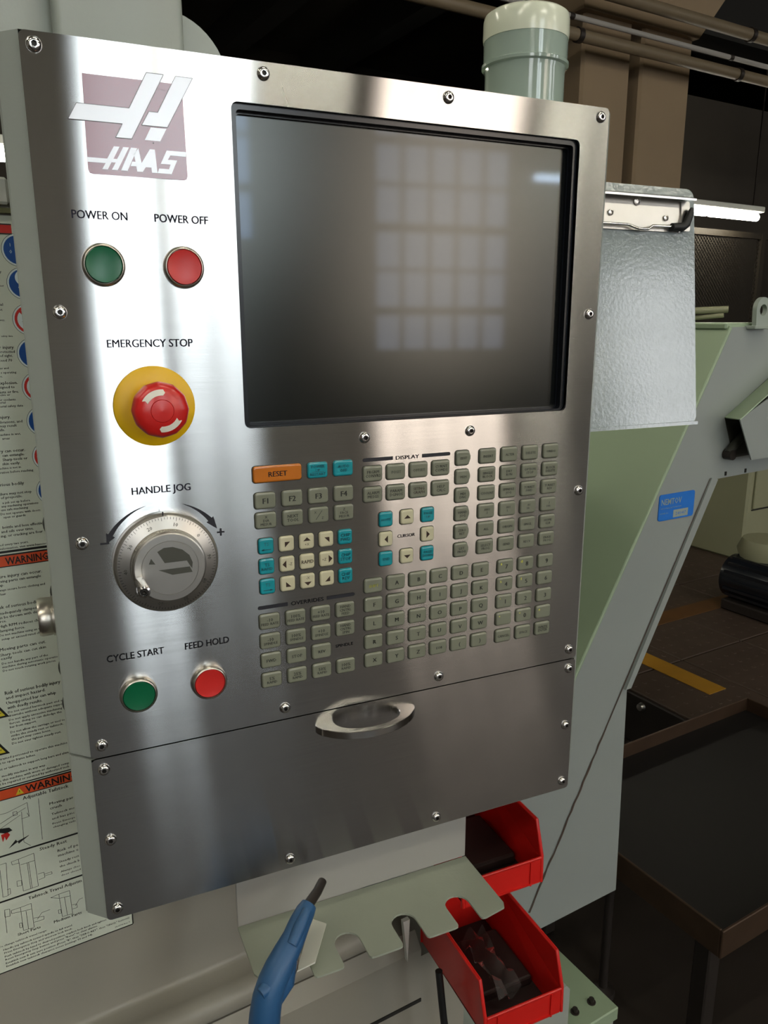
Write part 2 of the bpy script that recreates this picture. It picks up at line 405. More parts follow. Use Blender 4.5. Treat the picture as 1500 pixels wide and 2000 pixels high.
for x, y, lab in ((1.0, -4.6, 'ceiling fill lamp added out of view, straight behind the photographer'), (11.0, -1.0, 'ceiling fill lamp added out of view, far to the right'), (-3.4, -2.4, 'ceiling fill lamp added out of view, behind and left of the photographer'), (-3.5, 3.0, 'ceiling fill lamp added out of view above the left end of the lathe'),  # unseen lamps added to lift the ambient light in the hall
    (-1.6, -2.2, 'ceiling fill lamp added out of view, above left of the photographer'), (2.6, -2.6, 'ceiling fill lamp added out of view, above right of the photographer'), (4.6, -5.0, 'ceiling fill lamp added out of view, behind right of the photographer'), (-2.2, -6.5, 'ceiling fill lamp added out of view near the left windows'), (.55, -1.05, 'ceiling lamp out of view, almost straight above the control panel'),  # unseen fill added too, except the lamp above the panel
    (-.6, 1.6, 'ceiling fill lamp added out of view above the lathe, behind the panel'), (-2.4, .8, 'ceiling fill lamp added out of view above the left part of the lathe')):  # both added to brighten the green slope of the conveyor
    batten(x-.7, x+.7, y, 2.55, lab)
# wire fence panels far right
t = thing('mesh_fence', 'dark brown wire mesh fence behind the clipboard, below the lit lamp', 'fence', (7.4, 4.9, FZ), 'M')
f = MB()
for x in (5.75, 6.35, 7.9, 9.5): f.box(x-.035, x+.035, 4.87, 4.93, FZ, .72)
for z in (.70, FZ+.1): f.box(5.75, 9.5, 4.875, 4.925, z-.03, z+.03)
f.done('fence_frame', 'wire_brown', t, 'M', origin=(7.4, 4.9, FZ))
f = MB(); z0, z1 = FZ+.1, .7
for k in range(-52, 84):
    for sgn in (1, -1):
        xa = 5.75+k*.045; a = (xa, z0) if sgn > 0 else (xa, z1); L = z1-z0
        # clip the slanting wire to the panel
        ts = [0, 1]; xb = xa+L
        t0 = max(0, (5.75-xa)/L); t1 = min(1, (9.5-xa)/L)
        if t1-t0 < .02: continue
        zz = lambda q: z0+(z1-z0)*q if sgn > 0 else z1-(z1-z0)*q
        p0 = (xa+L*t0, zz(t0)); p1 = (xa+L*t1, zz(t1))
        d = Vector((p1[0]-p0[0], p1[1]-p0[1])).normalized(); n = Vector((-d.y, d.x))*.004
        v = [f.bm.verts.new((q[0]+s*n.x, 4.9+.003*sgn, q[1]+s*n.y)) for q, s in ((p0, 1), (p0, -1), (p1, -1), (p1, 1))]
        f._f(v)
tag(f.done('wire_mesh', 'wire_brown', t, 'M', origin=(7.4, 4.9, FZ)), kind='stuff')
struct(MB().box(5.6, 14.9, 6.2, 6.35, FZ, 2.4), 'wall_partition', 'wall_brown', origin=(9, 6.2, FZ))
# raised deck with tread plates and yellow marking
DZ = -1.45
t = thing('floor_platform', 'low dark platform of perforated tread plates with yellow marking, right of the conveyor', 'platform', (4.2, 1.6, FZ), 'M')
MB().box(1.97, 6.4, .0, 3.4, FZ, DZ-.012, bev=.006).done('deck', 'dark_steel', t, 'M', origin=(4.2, 1.6, FZ))
pl = MB().box(-.178, .178, -.298, .298, -.012, 0, bev=.003)
for i in range(-3, 4):
    for j in range(-4, 5): pl.lathe([(.009, .0), (.007, .0012)], (i*.05, j*.06, 0), 'z', 5)
me_o = pl.done('tread_plate', 'deck_plate', t, 'M', origin=(2.15, .31, DZ))
# the mesh was built about the frame origin: shift it back
for v in me_o.data.vertices: v.co += Vector((2.15, .31, DZ))
for i in range(11):
    for j in range(5):
        if i or j: link('tread_plate', me_o.data, t, 'M', (2.15+i*.362, .31+j*.603, DZ))
MB().box(2.17, 2.26, .97, 1.40, DZ+.0008, DZ+.003).done('marking_stripe', 'stripe_yellow', t, 'M', origin=(2.2, 1, DZ))
MB().box(2.30, 6.2, 1.50, 1.60, DZ+.0008, DZ+.003).done('marking_stripe', 'stripe_worn', t, 'M', origin=(3.5, 1.55, DZ))
for y in (1.09, .63, .17):
    MB().lathe([(.0, -.016), (.012, -.014), (.016, 0)], (1.97, y, DZ-.045), 'x', 12).done('rivet', 'satin_steel', t, 'M', origin=(1.97, y, DZ-.045), smooth_angle=40)
# grey cabinet and black motor on the far right
t = thing('machine_cabinet', 'pale olive machine cabinet at the right edge, beyond the conveyor head', 'cabinet', (4.3, 2.2, DZ), 'M')
MB().box(3.66, 5.0, 1.9, 2.7, DZ, -.45, bev=.012).done('body', 'cabinet_olive', t, 'M', origin=(4.3, 2.2, DZ))
MB().box(3.70, 4.96, 1.892, 1.9, -1.17, -1.165).done('panel_seam', 'beam_dark', t, 'M', origin=(4.3, 1.9, -1.17))
MB().box(3.70, 4.96, 1.885, 1.9, -1.16, -.50, bev=.004).done('door', 'cabinet_olive', t, 'M', origin=(4.3, 1.9, -.8))
t = thing('electric_motor', 'black motor with a pale round end cap at the right edge', 'motor', (3.15, 1.3, DZ), 'M')
MB().lathe([(.0, -.16), (.085, -.155), (.098, -.12), (.10, .16), (.0, .16)], (3.04, 1.36, DZ+.14), 'y', 28).done('motor_body', 'bezel_black', t, 'M', origin=(3.04, 1.36, DZ+.14), smooth_angle=30)
f = MB()
for k in range(16):
    q = 2*pi*k/16; f.box(3.04+.1*cos(q)-.006, 3.04+.1*cos(q)+.006, 1.26, 1.5, DZ+.14+.1*sin(q)-.006, DZ+.14+.1*sin(q)+.006)
f.done('cooling_fins', 'bezel_black', t, 'M', origin=(3.04, 1.36, DZ+.14))
MB().lathe([(.0, -.006), (.036, -.005), (.04, .0)], (3.04, 1.198, DZ+.15), 'y', 24).done('end_cap', 'name_grey', t, 'M', origin=(3.04, 1.2, DZ+.15), smooth_angle=40)
MB().lathe([(.0, -.006), (.010, -.005), (.012, .0)], (3.04, 1.191, DZ+.15), 'y', 14).done('hub_screw', 'socket_dark', t, 'M', origin=(3.04, 1.19, DZ+.15))
MB().box(2.94, 3.14, 1.22, 1.5, DZ+.0032, DZ+.05, bev=.006).done('foot', 'dark_steel', t, 'M', origin=(3.04, 1.36, DZ))
MB().lathe([(.03, 0), (.115, .0), (.13, .05), (.11, .10), (.0, .10)], (3.13, 1.42, DZ+.22), 'z', 24).done('terminal_cover', 'cabinet_olive', t, 'M', origin=(3.13, 1.42, DZ+.22), smooth_angle=40)
# ---------------------------------------------------------------- tray table, lower right
t = thing('steel_tray_table', 'dark steel tray table with a worn raised rim, lower right', 'table', (1.45, .55, FZ), 'M')
TZ = -1.25; x0, x1, y0, y1 = 1.044, 1.90, .11, .66
MB().box(x0+.004, x1-.004, y0+.004, y1-.004, TZ-.045, TZ-.038).done('tray_floor', 'table_top', t, 'M', origin=(1.4, .5, TZ-.045))
for nm, bx in (('rim', (x0, x1, y0, y0+.006)), ('rim', (x0, x1, y1-.006, y1)), ('rim', (x0, x0+.006, y0+.006, y1-.006)), ('rim', (x1-.006, x1, y0+.006, y1-.006))):
    MB().box(*bx, TZ-.060, TZ, bev=.0015).done(nm, 'rust_edge', t, 'M', origin=(bx[0], bx[2], TZ-.06))
for x in (x0+.05, x1-.05):
    for y in (y0+.06, y1-.05): MB().box(x-.018, x+.018, y-.018, y+.018, FZ, TZ-.046, bev=.003).done('leg', 'dark_steel', t, 'M', origin=(x, y, FZ))

# ================================================================ LATHE: front casing left, below and behind the panel
lathe_o = (-.3, .3, FZ)
lathe = thing('lathe', 'pale grey lathe casing behind and below the control panel', 'machine', lathe_o, 'M')
def arc(cx, cz, r, a0, a1, n):
    return [(cx+r*cos(radians(a0+(a1-a0)*k/n)), cz+r*sin(radians(a0+(a1-a0)*k/n))) for k in range(n+1)]
prof = [(.17, -.058), (.17, -.916)] + arc(.162, -.916, .008, 0, -70, 4)[1:]
prof += [(.150, -.9275)] + arc(.146, -.9455, .018, 90, 262, 10)
prof += [(.205, -.962), (.205, -.058)]
mb = MB(); mb.hull([[(-1.3, y, z) for y, z in prof], [(.33, y, z) for y, z in prof]], True)
mb.done('front_casing', 'casing_paint', lathe, 'M', origin=(-.3, .17, -.8), smooth_angle=50)
MB().box(-1.3, .33, .206, .9, FZ, -.058).done('body', 'grey_paint', lathe, 'M', origin=(-.3, .4, FZ))
# door top edge with gasket and dark glass above the decal
MB().box(-1.3, -.006, .160, .1695, -.079, -.0575, bev=.002).done('door_rail', 'frame_white', lathe, 'M', origin=(-.3, .165, -.06))
MB().box(-1.3, .0, .163, .1695, -.0855, -.0815).done('gasket', 'olive_gasket', lathe, 'M', origin=(-.3, .165, -.08))
# lower base with sloping shoulder
pr = [(.141, -.969), (.125, -.988), (.125, FZ), (.2, FZ), (.2, -.969)]
mb = MB(); mb.hull([[(-1.3, y, z) for y, z in pr], [(.395, y, z) for y, z in pr]], True)
mb.done('base_front', 'casing_paint', lathe, 'M', origin=(-.3, .1, FZ))
MB().box(-1.3, .395, .1235, .1255, -1.071, -1.066).done('base_seam', 'beam_dark', lathe, 'M', origin=(0, .125, -1.07))
MB().box(.3955, .47, .1262, .205, -1.1895, -1.0).done('base_step', 'casing_paint', lathe, 'M', origin=(.43, .15, -1.19))
MB().prism([(.395, FZ), (.68, FZ), (.68, -1.20), (.672, -1.19), (.395, -1.19)], 'y', .1262, .205).done('base_end', 'grey_paint', lathe, 'M', origin=(.5, .15, FZ))
MB().box(.684, .80, .127, .62, -1.325, -1.30, bev=.002).done('base_plate', 'green_tint_paint', lathe, 'M', origin=(.7, .3, -1.3))
MB().box(.682, .798, .135, .60, FZ, -1.326).done('plinth', 'grey_paint', lathe, 'M', origin=(.7, .3, FZ))
for x, y in ((.767, .158), (.729, .158)):
    MB().lathe([(.0075, 0), (.0075, .002), (.0045, .0022), (.0045, .008), (.0, .008)], (x, y, -1.30), 'z', 14).done('bolt', 'dark_steel', lathe, 'M', origin=(x, y, -1.3), smooth_angle=30)
MB().prism([(.362, -.925), (.372, -.925), (.369, -.990)], 'y', .118, .124).done('stiffening_fin', 'frame_white', lathe, 'M', origin=(.367, .12, -.93))
# --------------------------------------------------- chip conveyor on the right end
conv = thing('chip_conveyor', 'grey inclined chip conveyor rising to the right behind the control panel', 'conveyor', (.9, .4, FZ), 'M')
E_ = .25
rng = random.Random(3)
plate1 = [(1.08, -.185), (1.62, -.170), (1.62, -.430), (1.08, -.441), (1.066, -.437), (.697, -1.155), (.66, -1.2), (.36, -1.2), (.36, -.90), (.682, -.90)]
MB().prism(plate1, 'y', E_-.003, E_).done('side_plate', 'blue_grey_paint', conv, 'M', origin=(.9, E_, -.8))
plate2 = [(1.083, -.443), (1.045, -.262), (.684, -.915), (.5, -1.19), (.5, -1.206), (.729, -1.206), (.915, -1.205), (.902, -.793)]
MB().prism(plate2, 'y', E_+.0005, E_+.45).done('conveyor_housing', 'blue_grey_paint', conv, 'M', origin=(.9, E_, -1.2))
# raised flange strip along the back edge of the incline
MB().prism([(1.066, -.437), (1.083, -.441), (.905, -.79), (.892, -.79)], 'y', E_-.006, E_).done('edge_flange', 'blue_grey_paint', conv, 'M', origin=(1, E_, -.6))
# dark sealing line along the seam, ragged at the foot
mb = MB(); N = 60
a_, b_ = Vector((1.0635, -.4375)), Vector((.697, -1.155)); d_ = (b_-a_).normalized(); n_ = Vector((-d_.y, d_.x))
L0, L1 = [], []
for k in range(N+1):
    q = a_.lerp(b_, k/N); w = .0007 + .0006*min(1, k/25) + (rng.uniform(.0, .0013) if k > 34 else 0); j = rng.uniform(-.0012, .0012) if k > 34 else 0
    L0.append(q+n_*(w+j)); L1.append(q-n_*(w-j))
for k in range(N):
    v = [mb.bm.verts.new((p.x, E_-.0042, p.y)) for p in (L0[k], L0[k+1], L1[k+1], L1[k])]; mb._f(v)
mb.done('seal_line', 'deck_plate', conv, 'M', origin=(.9, E_, -.8))
# green sloping top of the incline and its lip
dx = Vector((1.08-.682, -.185+.90)).normalized(); nn = Vector((-dx.y, dx.x))
tp = [(1.08, -.185), (.682, -.90), (.682+nn.x*.004, -.90+nn.y*.004), (1.08+nn.x*.004, -.185+nn.y*.004)]
MB().prism(tp, 'y', E_-.003, E_+1.1).done('sloping_top', 'green_tint_paint', conv, 'M', origin=(.9, E_, -.5))
MB().prism([(1.07, -.205), (1.074, -.19), (.39, -.19), (.39, -1.1), (.66, -.93)], 'y', E_+1.1, E_+1.104).done('rear_skirt', 'green_tint_paint', conv, 'M', origin=(.9, E_+1.1, -.5))
MB().box(1.07, 1.62, E_, E_+1.1, -.188, -.178, bev=.002).done('head_top', 'green_tint_paint', conv, 'M', origin=(1.3, E_, -.18))
# rounded folded edge catching the light
MB().tube([(1.079, E_-.002, -.186), (.681, E_-.002, -.901)], .0035, 8).done('folded_edge', 'green_tint_paint', conv, 'M', origin=(.9, E_, -.5), smooth_angle=60)
# cables lying along the top
mb = MB(); mb.tube([(.98, .62, -.178), (1.02, .52, -.170), (1.06, .44, -.168), (1.09, .35, -.158), (1.14, .30, -.155)], .006, 8)
mb.tube([(1.0, .60, -.182), (1.06, .42, -.178), (1.13, .30, -.165)], .004, 8)
mb.done('cable_bundle', 'cabinet_olive', conv, 'M', origin=(1.05, .4, -.18), smooth_angle=50)
# lifting ring
mb = MB(); ring = []
out = [(1.127, -.182), (1.1245, -.158)] + arc(1.1425, -.154, .018, 180, 0, 12) + [(1.1605, -.170), (1.164, -.182)]
inn = arc(1.1425, -.157, .0095, 0, 360, 15)[:-1]
bmr = mb.bm
def plate_hole(mb, outer, holes, y0, y1):
    """sheet in the x-z plane with holes, thickness y0..y1"""
    bm = bmesh.new(); es = []
    for lp in [outer]+holes:
        vs = [bm.verts.new((p[0], y0, p[1])) for p in lp]
        for i in range(len(vs)): es.append(bm.edges.new((vs[i], vs[(i+1) % len(vs)])))
    r = bmesh.ops.triangle_fill(bm, use_beauty=True, use_dissolve=True, edges=es)
    fs = [g for g in bm.faces]
    ex = bmesh.ops.extrude_face_region(bm, geom=fs)
    vs = [g for g in ex['geom'] if isinstance(g, bmesh.types.BMVert)]
    bmesh.ops.translate(bm, verts=vs, vec=(0, y1-y0, 0))
    me = bpy.data.meshes.new('tmp'); bm.to_mesh(me); bm.free()
    n0 = len(mb.bm.faces)
    mb.bm.from_mesh(me); bpy.data.meshes.remove(me)
    mb.bm.faces.ensure_lookup_table()
    for f in list(mb.bm.faces)[n0:]: f.material_index = mb.mi
    return mb
plate_hole(mb, out, [inn], E_-.016, E_-.008)
mb.box(1.120, 1.168, E_-.02, E_+.02, -.188, -.182, bev=.001)
mb.done('lifting_ring', 'name_grey', conv, 'M', origin=(1.1425, E_-.012, -.18), smooth_angle=30)
# hood over the head shaft, open at its left end
yo = E_-.045
h0 = [(1.087, -.334, E_-.0035), (1.069, -.332, yo), (1.112, -.404, yo), (1.121, -.407, E_-.0035)]
mb = MB(); a3 = [Vector((x, y, z)) for x, z, y in h0]; sh = Vector((.42, 0, .235))
sh2 = Vector((.42, 0, .235))
def sheet(mb, p, th=.002):
    v = [Vector(q) for q in p]; n = (v[1]-v[0]).cross(v[3]-v[0]).normalized()*th
    mb.hull([[tuple(q) for q in v], [tuple(q-n) for q in v]], True)
sheet(mb, [a3[0], a3[1], a3[1]+sh, a3[0]+sh])
mb.done('hood_top', 'green_tint_paint', conv, 'M', origin=tuple(a3[0]))
mb = MB(); sheet(mb, [a3[1], a3[2], Vector((1.62, yo, -.404)), Vector((1.62, yo, a3[1].z+.235))])
mb.done('hood_front', 'blue_grey_paint', conv, 'M', origin=tuple(a3[1]))
mb = MB(); v = [(1.088, -.336), (1.09, -.338), (1.12, -.405), (1.118, -.405), (1.11, -.34), (1.3, -.23)]
MB().prism([(1.087, -.335), (1.20, -.27), (1.20, -.405), (1.121, -.407)], 'y', E_-.0036, E_-.0032).done('hood_back', 'etched_grey', conv, 'M', origin=(1.15, E_, -.37))
MB().tube([(1.098, E_-.004, -.398), (1.098, E_-.020, -.398)], .009, 14).done('shaft_nut', 'dark_steel', conv, 'M', origin=(1.098, E_, -.398), smooth_angle=40)
MB().tube([(1.094, E_-.012, -.396), (1.118, E_-.010, -.377), (1.14, E_-.008, -.366)], .0075, 12).done('drive_shaft', 'etched_grey', conv, 'M', origin=(1.12, E_, -.38), smooth_angle=40)
# small slots at the lower edge of the head
mb = MB()
for x in (1.105, 1.160, 1.3): mb.box(x-.002, x+.002, E_-.0045, E_-.003, -.437, -.430)
mb.done('drain_slot', 'beam_dark', conv, 'M', origin=(1.13, E_, -.435))
# blue name plate
pn = [(x, z) for x, z in rrect(.9385, 1.0265, -.4985, -.4535, .005)]
np_ = MB().prism(pn, 'y', E_-.0045, E_-.003).done('name_plate', 'name_blue', conv, 'M', origin=(.982, E_, -.476)); np_['label'] = 'blue name plate with faded lettering'
P = Print(); Y = E_-.0047
P.text('NEMTOV', .9435, -.4715, .0105, 'name_grey', 'L', width=.050, y=Y, off=.01)
P.text('INDUSTRIAL AUTOMATION', .9435, -.4785, .0022, 'name_grey', 'L', width=.05, y=Y)
P.text('MODEL No.', .9425, -.487, .0022, 'name_grey', 'L', width=.021, y=Y)
P.poly([(.975, -.4955), (1.012, -.4955), (1.012, -.4825), (.975, -.4825)], 'name_grey', Y)
P.text('24047', .9935, -.489, .0055, 'name_blue', 'C', width=.026, y=Y-.0002)
P.done('plate_lettering', np_, 'M', origin=(.982, Y, -.476))
mb = MB()
mb.lathe([(.0, .0), (.028, .0), (.026, .012), (.010, .02), (.010, .29), (.0, .29)], (1.075, .40, FZ), 'z', 18)
mb.done('levelling_foot', 'dark_steel', conv, 'M', origin=(1.075, .40, FZ), smooth_angle=40)
# black power cable
c = MB().tube([(.360, .035, -.93), (.364, .030, -.99), (.372, .028, -1.06), (.39, .03, -1.2), (.41, .03, -1.45), (.47, -.02, FZ+.006), (.55, -.06, FZ+.006)], .0045, 10).done('power_cable', 'black_rubber', None, 'M', origin=(.42, .03, FZ), smooth_angle=50)
tag(c, 'black cable running down beside the lower red bin', 'cable')
DR=[('y',-17.5,-133.8,2.5),('operator',-16.7,-145.2,2.1),('material',-19.2,-161.0,2.6),('not',-20.0,-165.3,2.6),('gloves.',-18.9,-173.9,2.2),('safety data',-14.2,-187.3,1.7),('or injury',-14.5,-197.4,3.1),('protected',-14.0,-201.0,2.6),('of sight.',-16.0,-204.4,2.6),('exceed 70',-16.9,-208.4,2.6),('gas and',-20.4,-214.9,2.2),('s operating',-14.6,-218.7,2.2),('ne.',-26.0,-221.9,2.2),('explosion.',-14.4,-228.1,3.1),('designed to',-17.2,-231.6,2.7),('blasts or fire.',-14.3,-235.8,2.7),('explosive or',-21.6,-238.1,2.2),('or coolants.',-17.1,-242.4,2.3),('material',-26.0,-244.7,2.2),('material safety data',-12.2,-248.1,2.3),('injury.',-23.3,-258.0,3.2),('abrasions, and',-14.1,-262.2,2.7),('may result',-19.0,-265.6,2.7),('falls.',-29.0,-269.0,2.7),('machine in wet,',-16.5,-273.1,2.3),('areas',-26.0,-276.6,2.3),('injury can occur.',-14.6,-288.2,3.2),('can entangle.',-15.4,-291.9,2.8),('Sharp tools or',-13.2,-295.8,2.8),('skin easily.',-19.6,-299.5,2.8),('machine is not in',-19.5,-303.2,2.3),('operation before reaching',-9.6,-307.0,2.4),('serious bodily',-18.5,-318.5,3.3),('failure may not stop',-12.9,-326.8,2.8),('of projectile.',-21.0,-330.2,2.8),('a job set up before',-15.0,-334.7,2.4),('any machining operations',-8.3,-337.9,2.4),('use safe machining',-17.4,-341.2,2.4),('Do not operate with doors',-7.3,-344.9,2.4),('open or guards',-20.2,-348.1,2.4),('brittle and lose effectiv',-6.7,-357.7,2.9),('and oils over time.',-14.6,-361.6,2.9),('ing, or cracking are four',-7.1,-365.6,2.9),('replaced every two years.',-20.2,-373.6,2.4),('information, visit www.haascnc',-5.1,-377.3,2.5),('Severe injury can occur.',-11.7,-403.9,3.5),('Moving parts can entangle',-13.0,-408.2,3.0),('and trap.',-44.9,-411.7,2.9),('Always secure loose clothing and',-10.2,-416.4,2.5),('hair',-44.1,-420.3,2.5),('Risk of serious bodily',-16.4,-433.2,3.5),('inadequately clamped p',-16.5,-438.8,3.0),('can be thrown with dead',-16.4,-443.0,3.0),('force.',-46.5,-446.7,3.0),('High RPM reduces chu',-17.7,-451.5,3.1),('clamping force.',-31.6,-455.9,3.0),('Do not machine using an un',-17.2,-460.0,2.6),('setup or exceed rated chu',-17.6,-464.1,2.6) ]
DF=[('Moving parts can cut.',-55.1,-474.5,-15.0,3.5),('Sharp tools can cut skin',-55.2,-479.7,-15.5,3.0),('easily',-55.2,-483.3,-45.5,3.0),('Do not handle any part of the',-54.8,-488.1,-14.4,2.5),('machine during automatic operatio',-54.7,-491.7,-5.9,2.5),('Do not touch rotating work pieces.',-54.7,-495.4,-7.8,2.5),('Risk of serious bodily injury',-55.4,-518.9,-6.2,4.1),('and impact hazard.',-55.1,-523.8,-20.2,3.6),('Unsupported bar can whip',-55.2,-529.1,-11.0,3.6),('with deadly results.',-54.8,-534.0,-24.0,3.6),('Do not extend barstock past end o',-54.8,-538.3,-6.2,2.6),('drawtube without adequate suppo',-54.8,-542.1,-6.5,2.6),('Do not apply excessive machining',-54.8,-546.4,-7.0,2.6),('forces, doing so can dislodge the',-54.7,-550.2,-7.8,2.6),('bar from support.',-54.7,-554.0,-31.1,2.6),('Do not allow the carriage or tool to',-54.8,-559.4,-5.7,2.6),('strike the steady rest or tailstock,',-54.8,-563.3,-7.5,2.6),('the part may come loose.',-54.7,-567.1,-19.3,2.7),('Do not over tighten steady rest.',-54.7,-571.5,-10.2,2.7),('trained personnel to operate this machine',-66.9,-584.8,-5.7,2.7),('s to open frame lathes.',-67.3,-589.1,-35.5,2.7),('st or tailstock to support long bars and alwa',-68.0,-595.5,-5.5,2.7),('modify machine in any way.',-67.0,-603.0,-27.4,2.7),('e this machine with worn or damaged comp',-69.3,-607.3,-6.1,2.7),('t be repaired or serviced by authorized tech',-69.7,-611.1,-6.5,2.7),('Adjustable Tailstock',-51.4,-633.1,-9.1,4.4),('Moving par',-28.3,-647.0,-5.5,3.4),('crush',-28.3,-652.2,-17.2,3.4),('Tailstock mo',-27.5,-658.9,-5.5,2.8),('and has pinc',-27.5,-664.2,-6.0,2.8),('Press Emerge',-27.5,-669.6,-6.0,2.3),('changing tails',-27.5,-673.7,-5.9,2.3),('Steady Rest',-42.0,-694.4,-16.2,4.0),('Risk of pe',-25.8,-702.5,-5.9,3.5),('machine c',-25.8,-708.0,-6.4,3.5),('Steady rest',-25.5,-715.4,-6.1,2.9),('the chuck b',-25.5,-720.9,-6.1,2.9),('Always chec',-25.1,-727.1,-6.1,2.4),('door closed',-25.0,-731.5,-6.0,2.4),('Tailstock Travel Adjustm',-57.7,-745.9,-6.3,4.1),('Short Parts',-71.5,-783.3,-49.9,3.5),('Medium Parts',-36.9,-783.6,-9.6,3.6),('To change tailstock travel range:',-89.7,-789.5,-44.4,2.3),('Handle jog tailstock toward spindle to full travel.',-86.0,-794.4,-19.7,2.4),('Press Emergency Stop and unscrew lock knob.',-85.5,-798.4,-20.2,2.4),('Push tailstock by hand to desired position, replace lock knob and tighten',-85.5,-802.8,14.0,2.4),('Reset Emergency Stop button and press "Reset" to clear alarms.',-85.4,-806.5,4.6,2.4),('Establish new B axis zero position (Press "B", then "ZERO RET", then "SINGL" buttons)',-85.4,-810.9,37.7,2.4),('Establish new tailstock clearance zones (settings 93 and 94).',-85.3,-814.7,-0.9,2.4),('29-0774 Rev. F',22.1,-816.4,37.9,1.9) ]
DL=[[(-49.3,-648.2),(-47.8,-652.8)],[(-73.0,-642.0),(-66.6,-642.0),(-48.1,-637.1),(-47.8,-652.8),(-54.9,-653.1)],[(-74.1,-651.9),(-50.0,-642.2)],[(-74.6,-657.4),(-55.3,-648.4)],[(-61.7,-643.2),(-58.1,-643.4),(-58.0,-647.4),(-61.7,-647.2),(-61.7,-643.2)],[(-54.1,-645.3),(-55.2,-679.2)],[(-37.7,-636.1),(-38.5,-682.7)],[(-55.2,-679.2),(-49.7,-685.5)],[(-62.1,-696.5),(-47.8,-695.1),(-47.3,-733.8),(-61.3,-734.0),(-62.1,-696.5)],[(-61.0,-703.5),(-47.7,-703.5)],[(-54.8,-703.6),(-54.5,-733.8)],[(-53.4,-703.6),(-53.1,-733.8)],[(-62.1,-696.5),(-68.7,-696.9),(-68.2,-700.6),(-61.6,-700.9)],[(-46.5,-720.2),(-40.7,-720.2),(-40.3,-726.4),(-46.2,-727.0)],[(-40.4,-722.7),(-33.6,-722.5),(-33.3,-725.0),(-40.1,-724.6)],[(-66.0,-720.5),(-61.8,-721.1),(-62.0,-727.0),(-66.2,-726.5),(-66.0,-720.5)],[(-78.8,-696.4),(-73.3,-696.2),(-75.3,-733.4),(-80.0,-733.2),(-79.4,-702.0)],[(-75.5,-726.1),(-72.7,-726.1),(-72.9,-732.1),(-75.3,-732.8)],[(-65.9,-751.4),(-55.8,-751.0),(-55.8,-780.0),(-65.8,-779.1),(-65.9,-751.4)],[(-65.5,-756.5),(-56.0,-757.6)],[(-61.3,-757.7),(-61.1,-779.5)],[(-65.9,-751.4),(-74.4,-751.3),(-74.3,-755.0),(-65.9,-756.3)],[(-80.2,-748.2),(-75.6,-749.0),(-76.0,-757.3),(-80.6,-756.5),(-80.2,-748.2)],[(-80.2,-748.2),(-80.7,-775.3)],[(-55.2,-769.1),(-45.6,-770.9),(-45.9,-774.5),(-55.2,-774.1)],[(-52.0,-771.8),(-47.1,-765.9),(-39.2,-765.7)],[(-68.7,-769.2),(-66.3,-769.6),(-66.4,-775.1),(-68.7,-774.7),(-68.7,-769.2)],[(-29.4,-751.3),(-18.9,-751.4),(-18.4,-779.9),(-28.5,-779.2),(-29.4,-751.3)],[(-28.9,-756.5),(-18.4,-757.9)],[(-24.4,-757.2),(-23.5,-779.6)],[(-29.4,-751.3),(-37.4,-752.2),(-29.3,-756.3)],[(-18.0,-769.4),(-13.4,-770.1),(-13.3,-774.6),(-17.9,-774.5)],[(-15.1,-771.9),(-10.5,-765.7),(-6.9,-765.4)],[(-31.6,-769.7),(-29.1,-770.1),(-29.0,-774.6),(-31.5,-774.1),(-31.6,-769.7)] ]
# ---------------------------------------------------------------- safety sign on the lathe front (machine frame)
DY = .1695
dec = thing('warning_sign', 'large cream safety sign with pictograms and warning text, left of the control panel', 'sign', (-.06, DY, -.8205), 'M')
MB().box(-.24, .0417, DY-.0008, DY, -.8205, -.0870).done('sheet', 'decal_cream', dec, 'M', origin=(-.06, DY, -.82))
P = Print(); Y = DY-.0010; Y2 = DY-.0012; Y3 = DY-.0014; Y4 = DY-.0016
ink = 'soft_ink'
P.line([(-.24, -.8198), (.0411, -.8198), (.0411, -.30)], .0012, 'decal_black', Y)
P.poly([(-.24, -.1012), (-.006, -.1012), (-.006, -.0945), (-.24, -.0945)], 'decal_red', Y)
P.line([(-.24, -.1018), (-.006, -.1018)], .0009, 'decal_black', Y2); P.line([(-.24, -.0940), (-.006, -.0940)], .0009, 'decal_black', Y2)
for z in (-.3935, -.6272):
    hi = z+.0105
    P.poly([(-.24, z), (-.0035, z), (-.0035, hi), (-.24, hi)], 'decal_orange', Y)
    P.line([(-.24, z), (-.0035, z)], .0009, 'decal_black', Y2); P.line([(-.24, hi+.0004), (-.0035, hi+.0004)], .0014, 'decal_black', Y2)
P.line([(-.24, -.3795), (-.0035, -.3795)], .0022, 'decal_black', Y); P.line([(-.24, -.6142), (-.0035, -.6142)], .0012, 'decal_black', Y)
P.text('WARNING', -.0415, -.3918, .0072, 'decal_black', 'L', width=.0365, y=Y3, off=.02)
P.text('WARNING', -.0482, -.6254, .0074, 'decal_black', 'L', width=.049, y=Y3, off=.02)
P.poly([(-.0572, -.6256), (-.0498, -.6256), (-.0535, -.6187)], 'decal_yellow', Y3); P.text('!', -.0535, -.6228, .004, 'decal_black', y=Y4)
for z in (-.6878, -.7382): P.line([(-.24, z), (.0, z)], .0019, 'decal_black', Y)
for t, x, z, c in DR: P.text(t, x*MM, z*MM, c*MM*.92, ink, 'R', y=Y, bold=c*MM*.03)
for t, x0, z, x1, c in DF: P.text(t, x0*MM, z*MM, c*MM*.92, ink, 'L', width=(x1-x0)*MM, y=Y, bold=c*MM*.03)
for l in DL: P.line([(a*MM, b*MM) for a, b in l], .0004, 'decal_black', Y)
P.poly([(-.0505, -.6738), (-.0600, -.6792), (-.0606, -.6768), (-.0694, -.6814), (-.0622, -.6738), (-.0610, -.6762), (-.0498, -.6730)], 'decal_black', Y2)
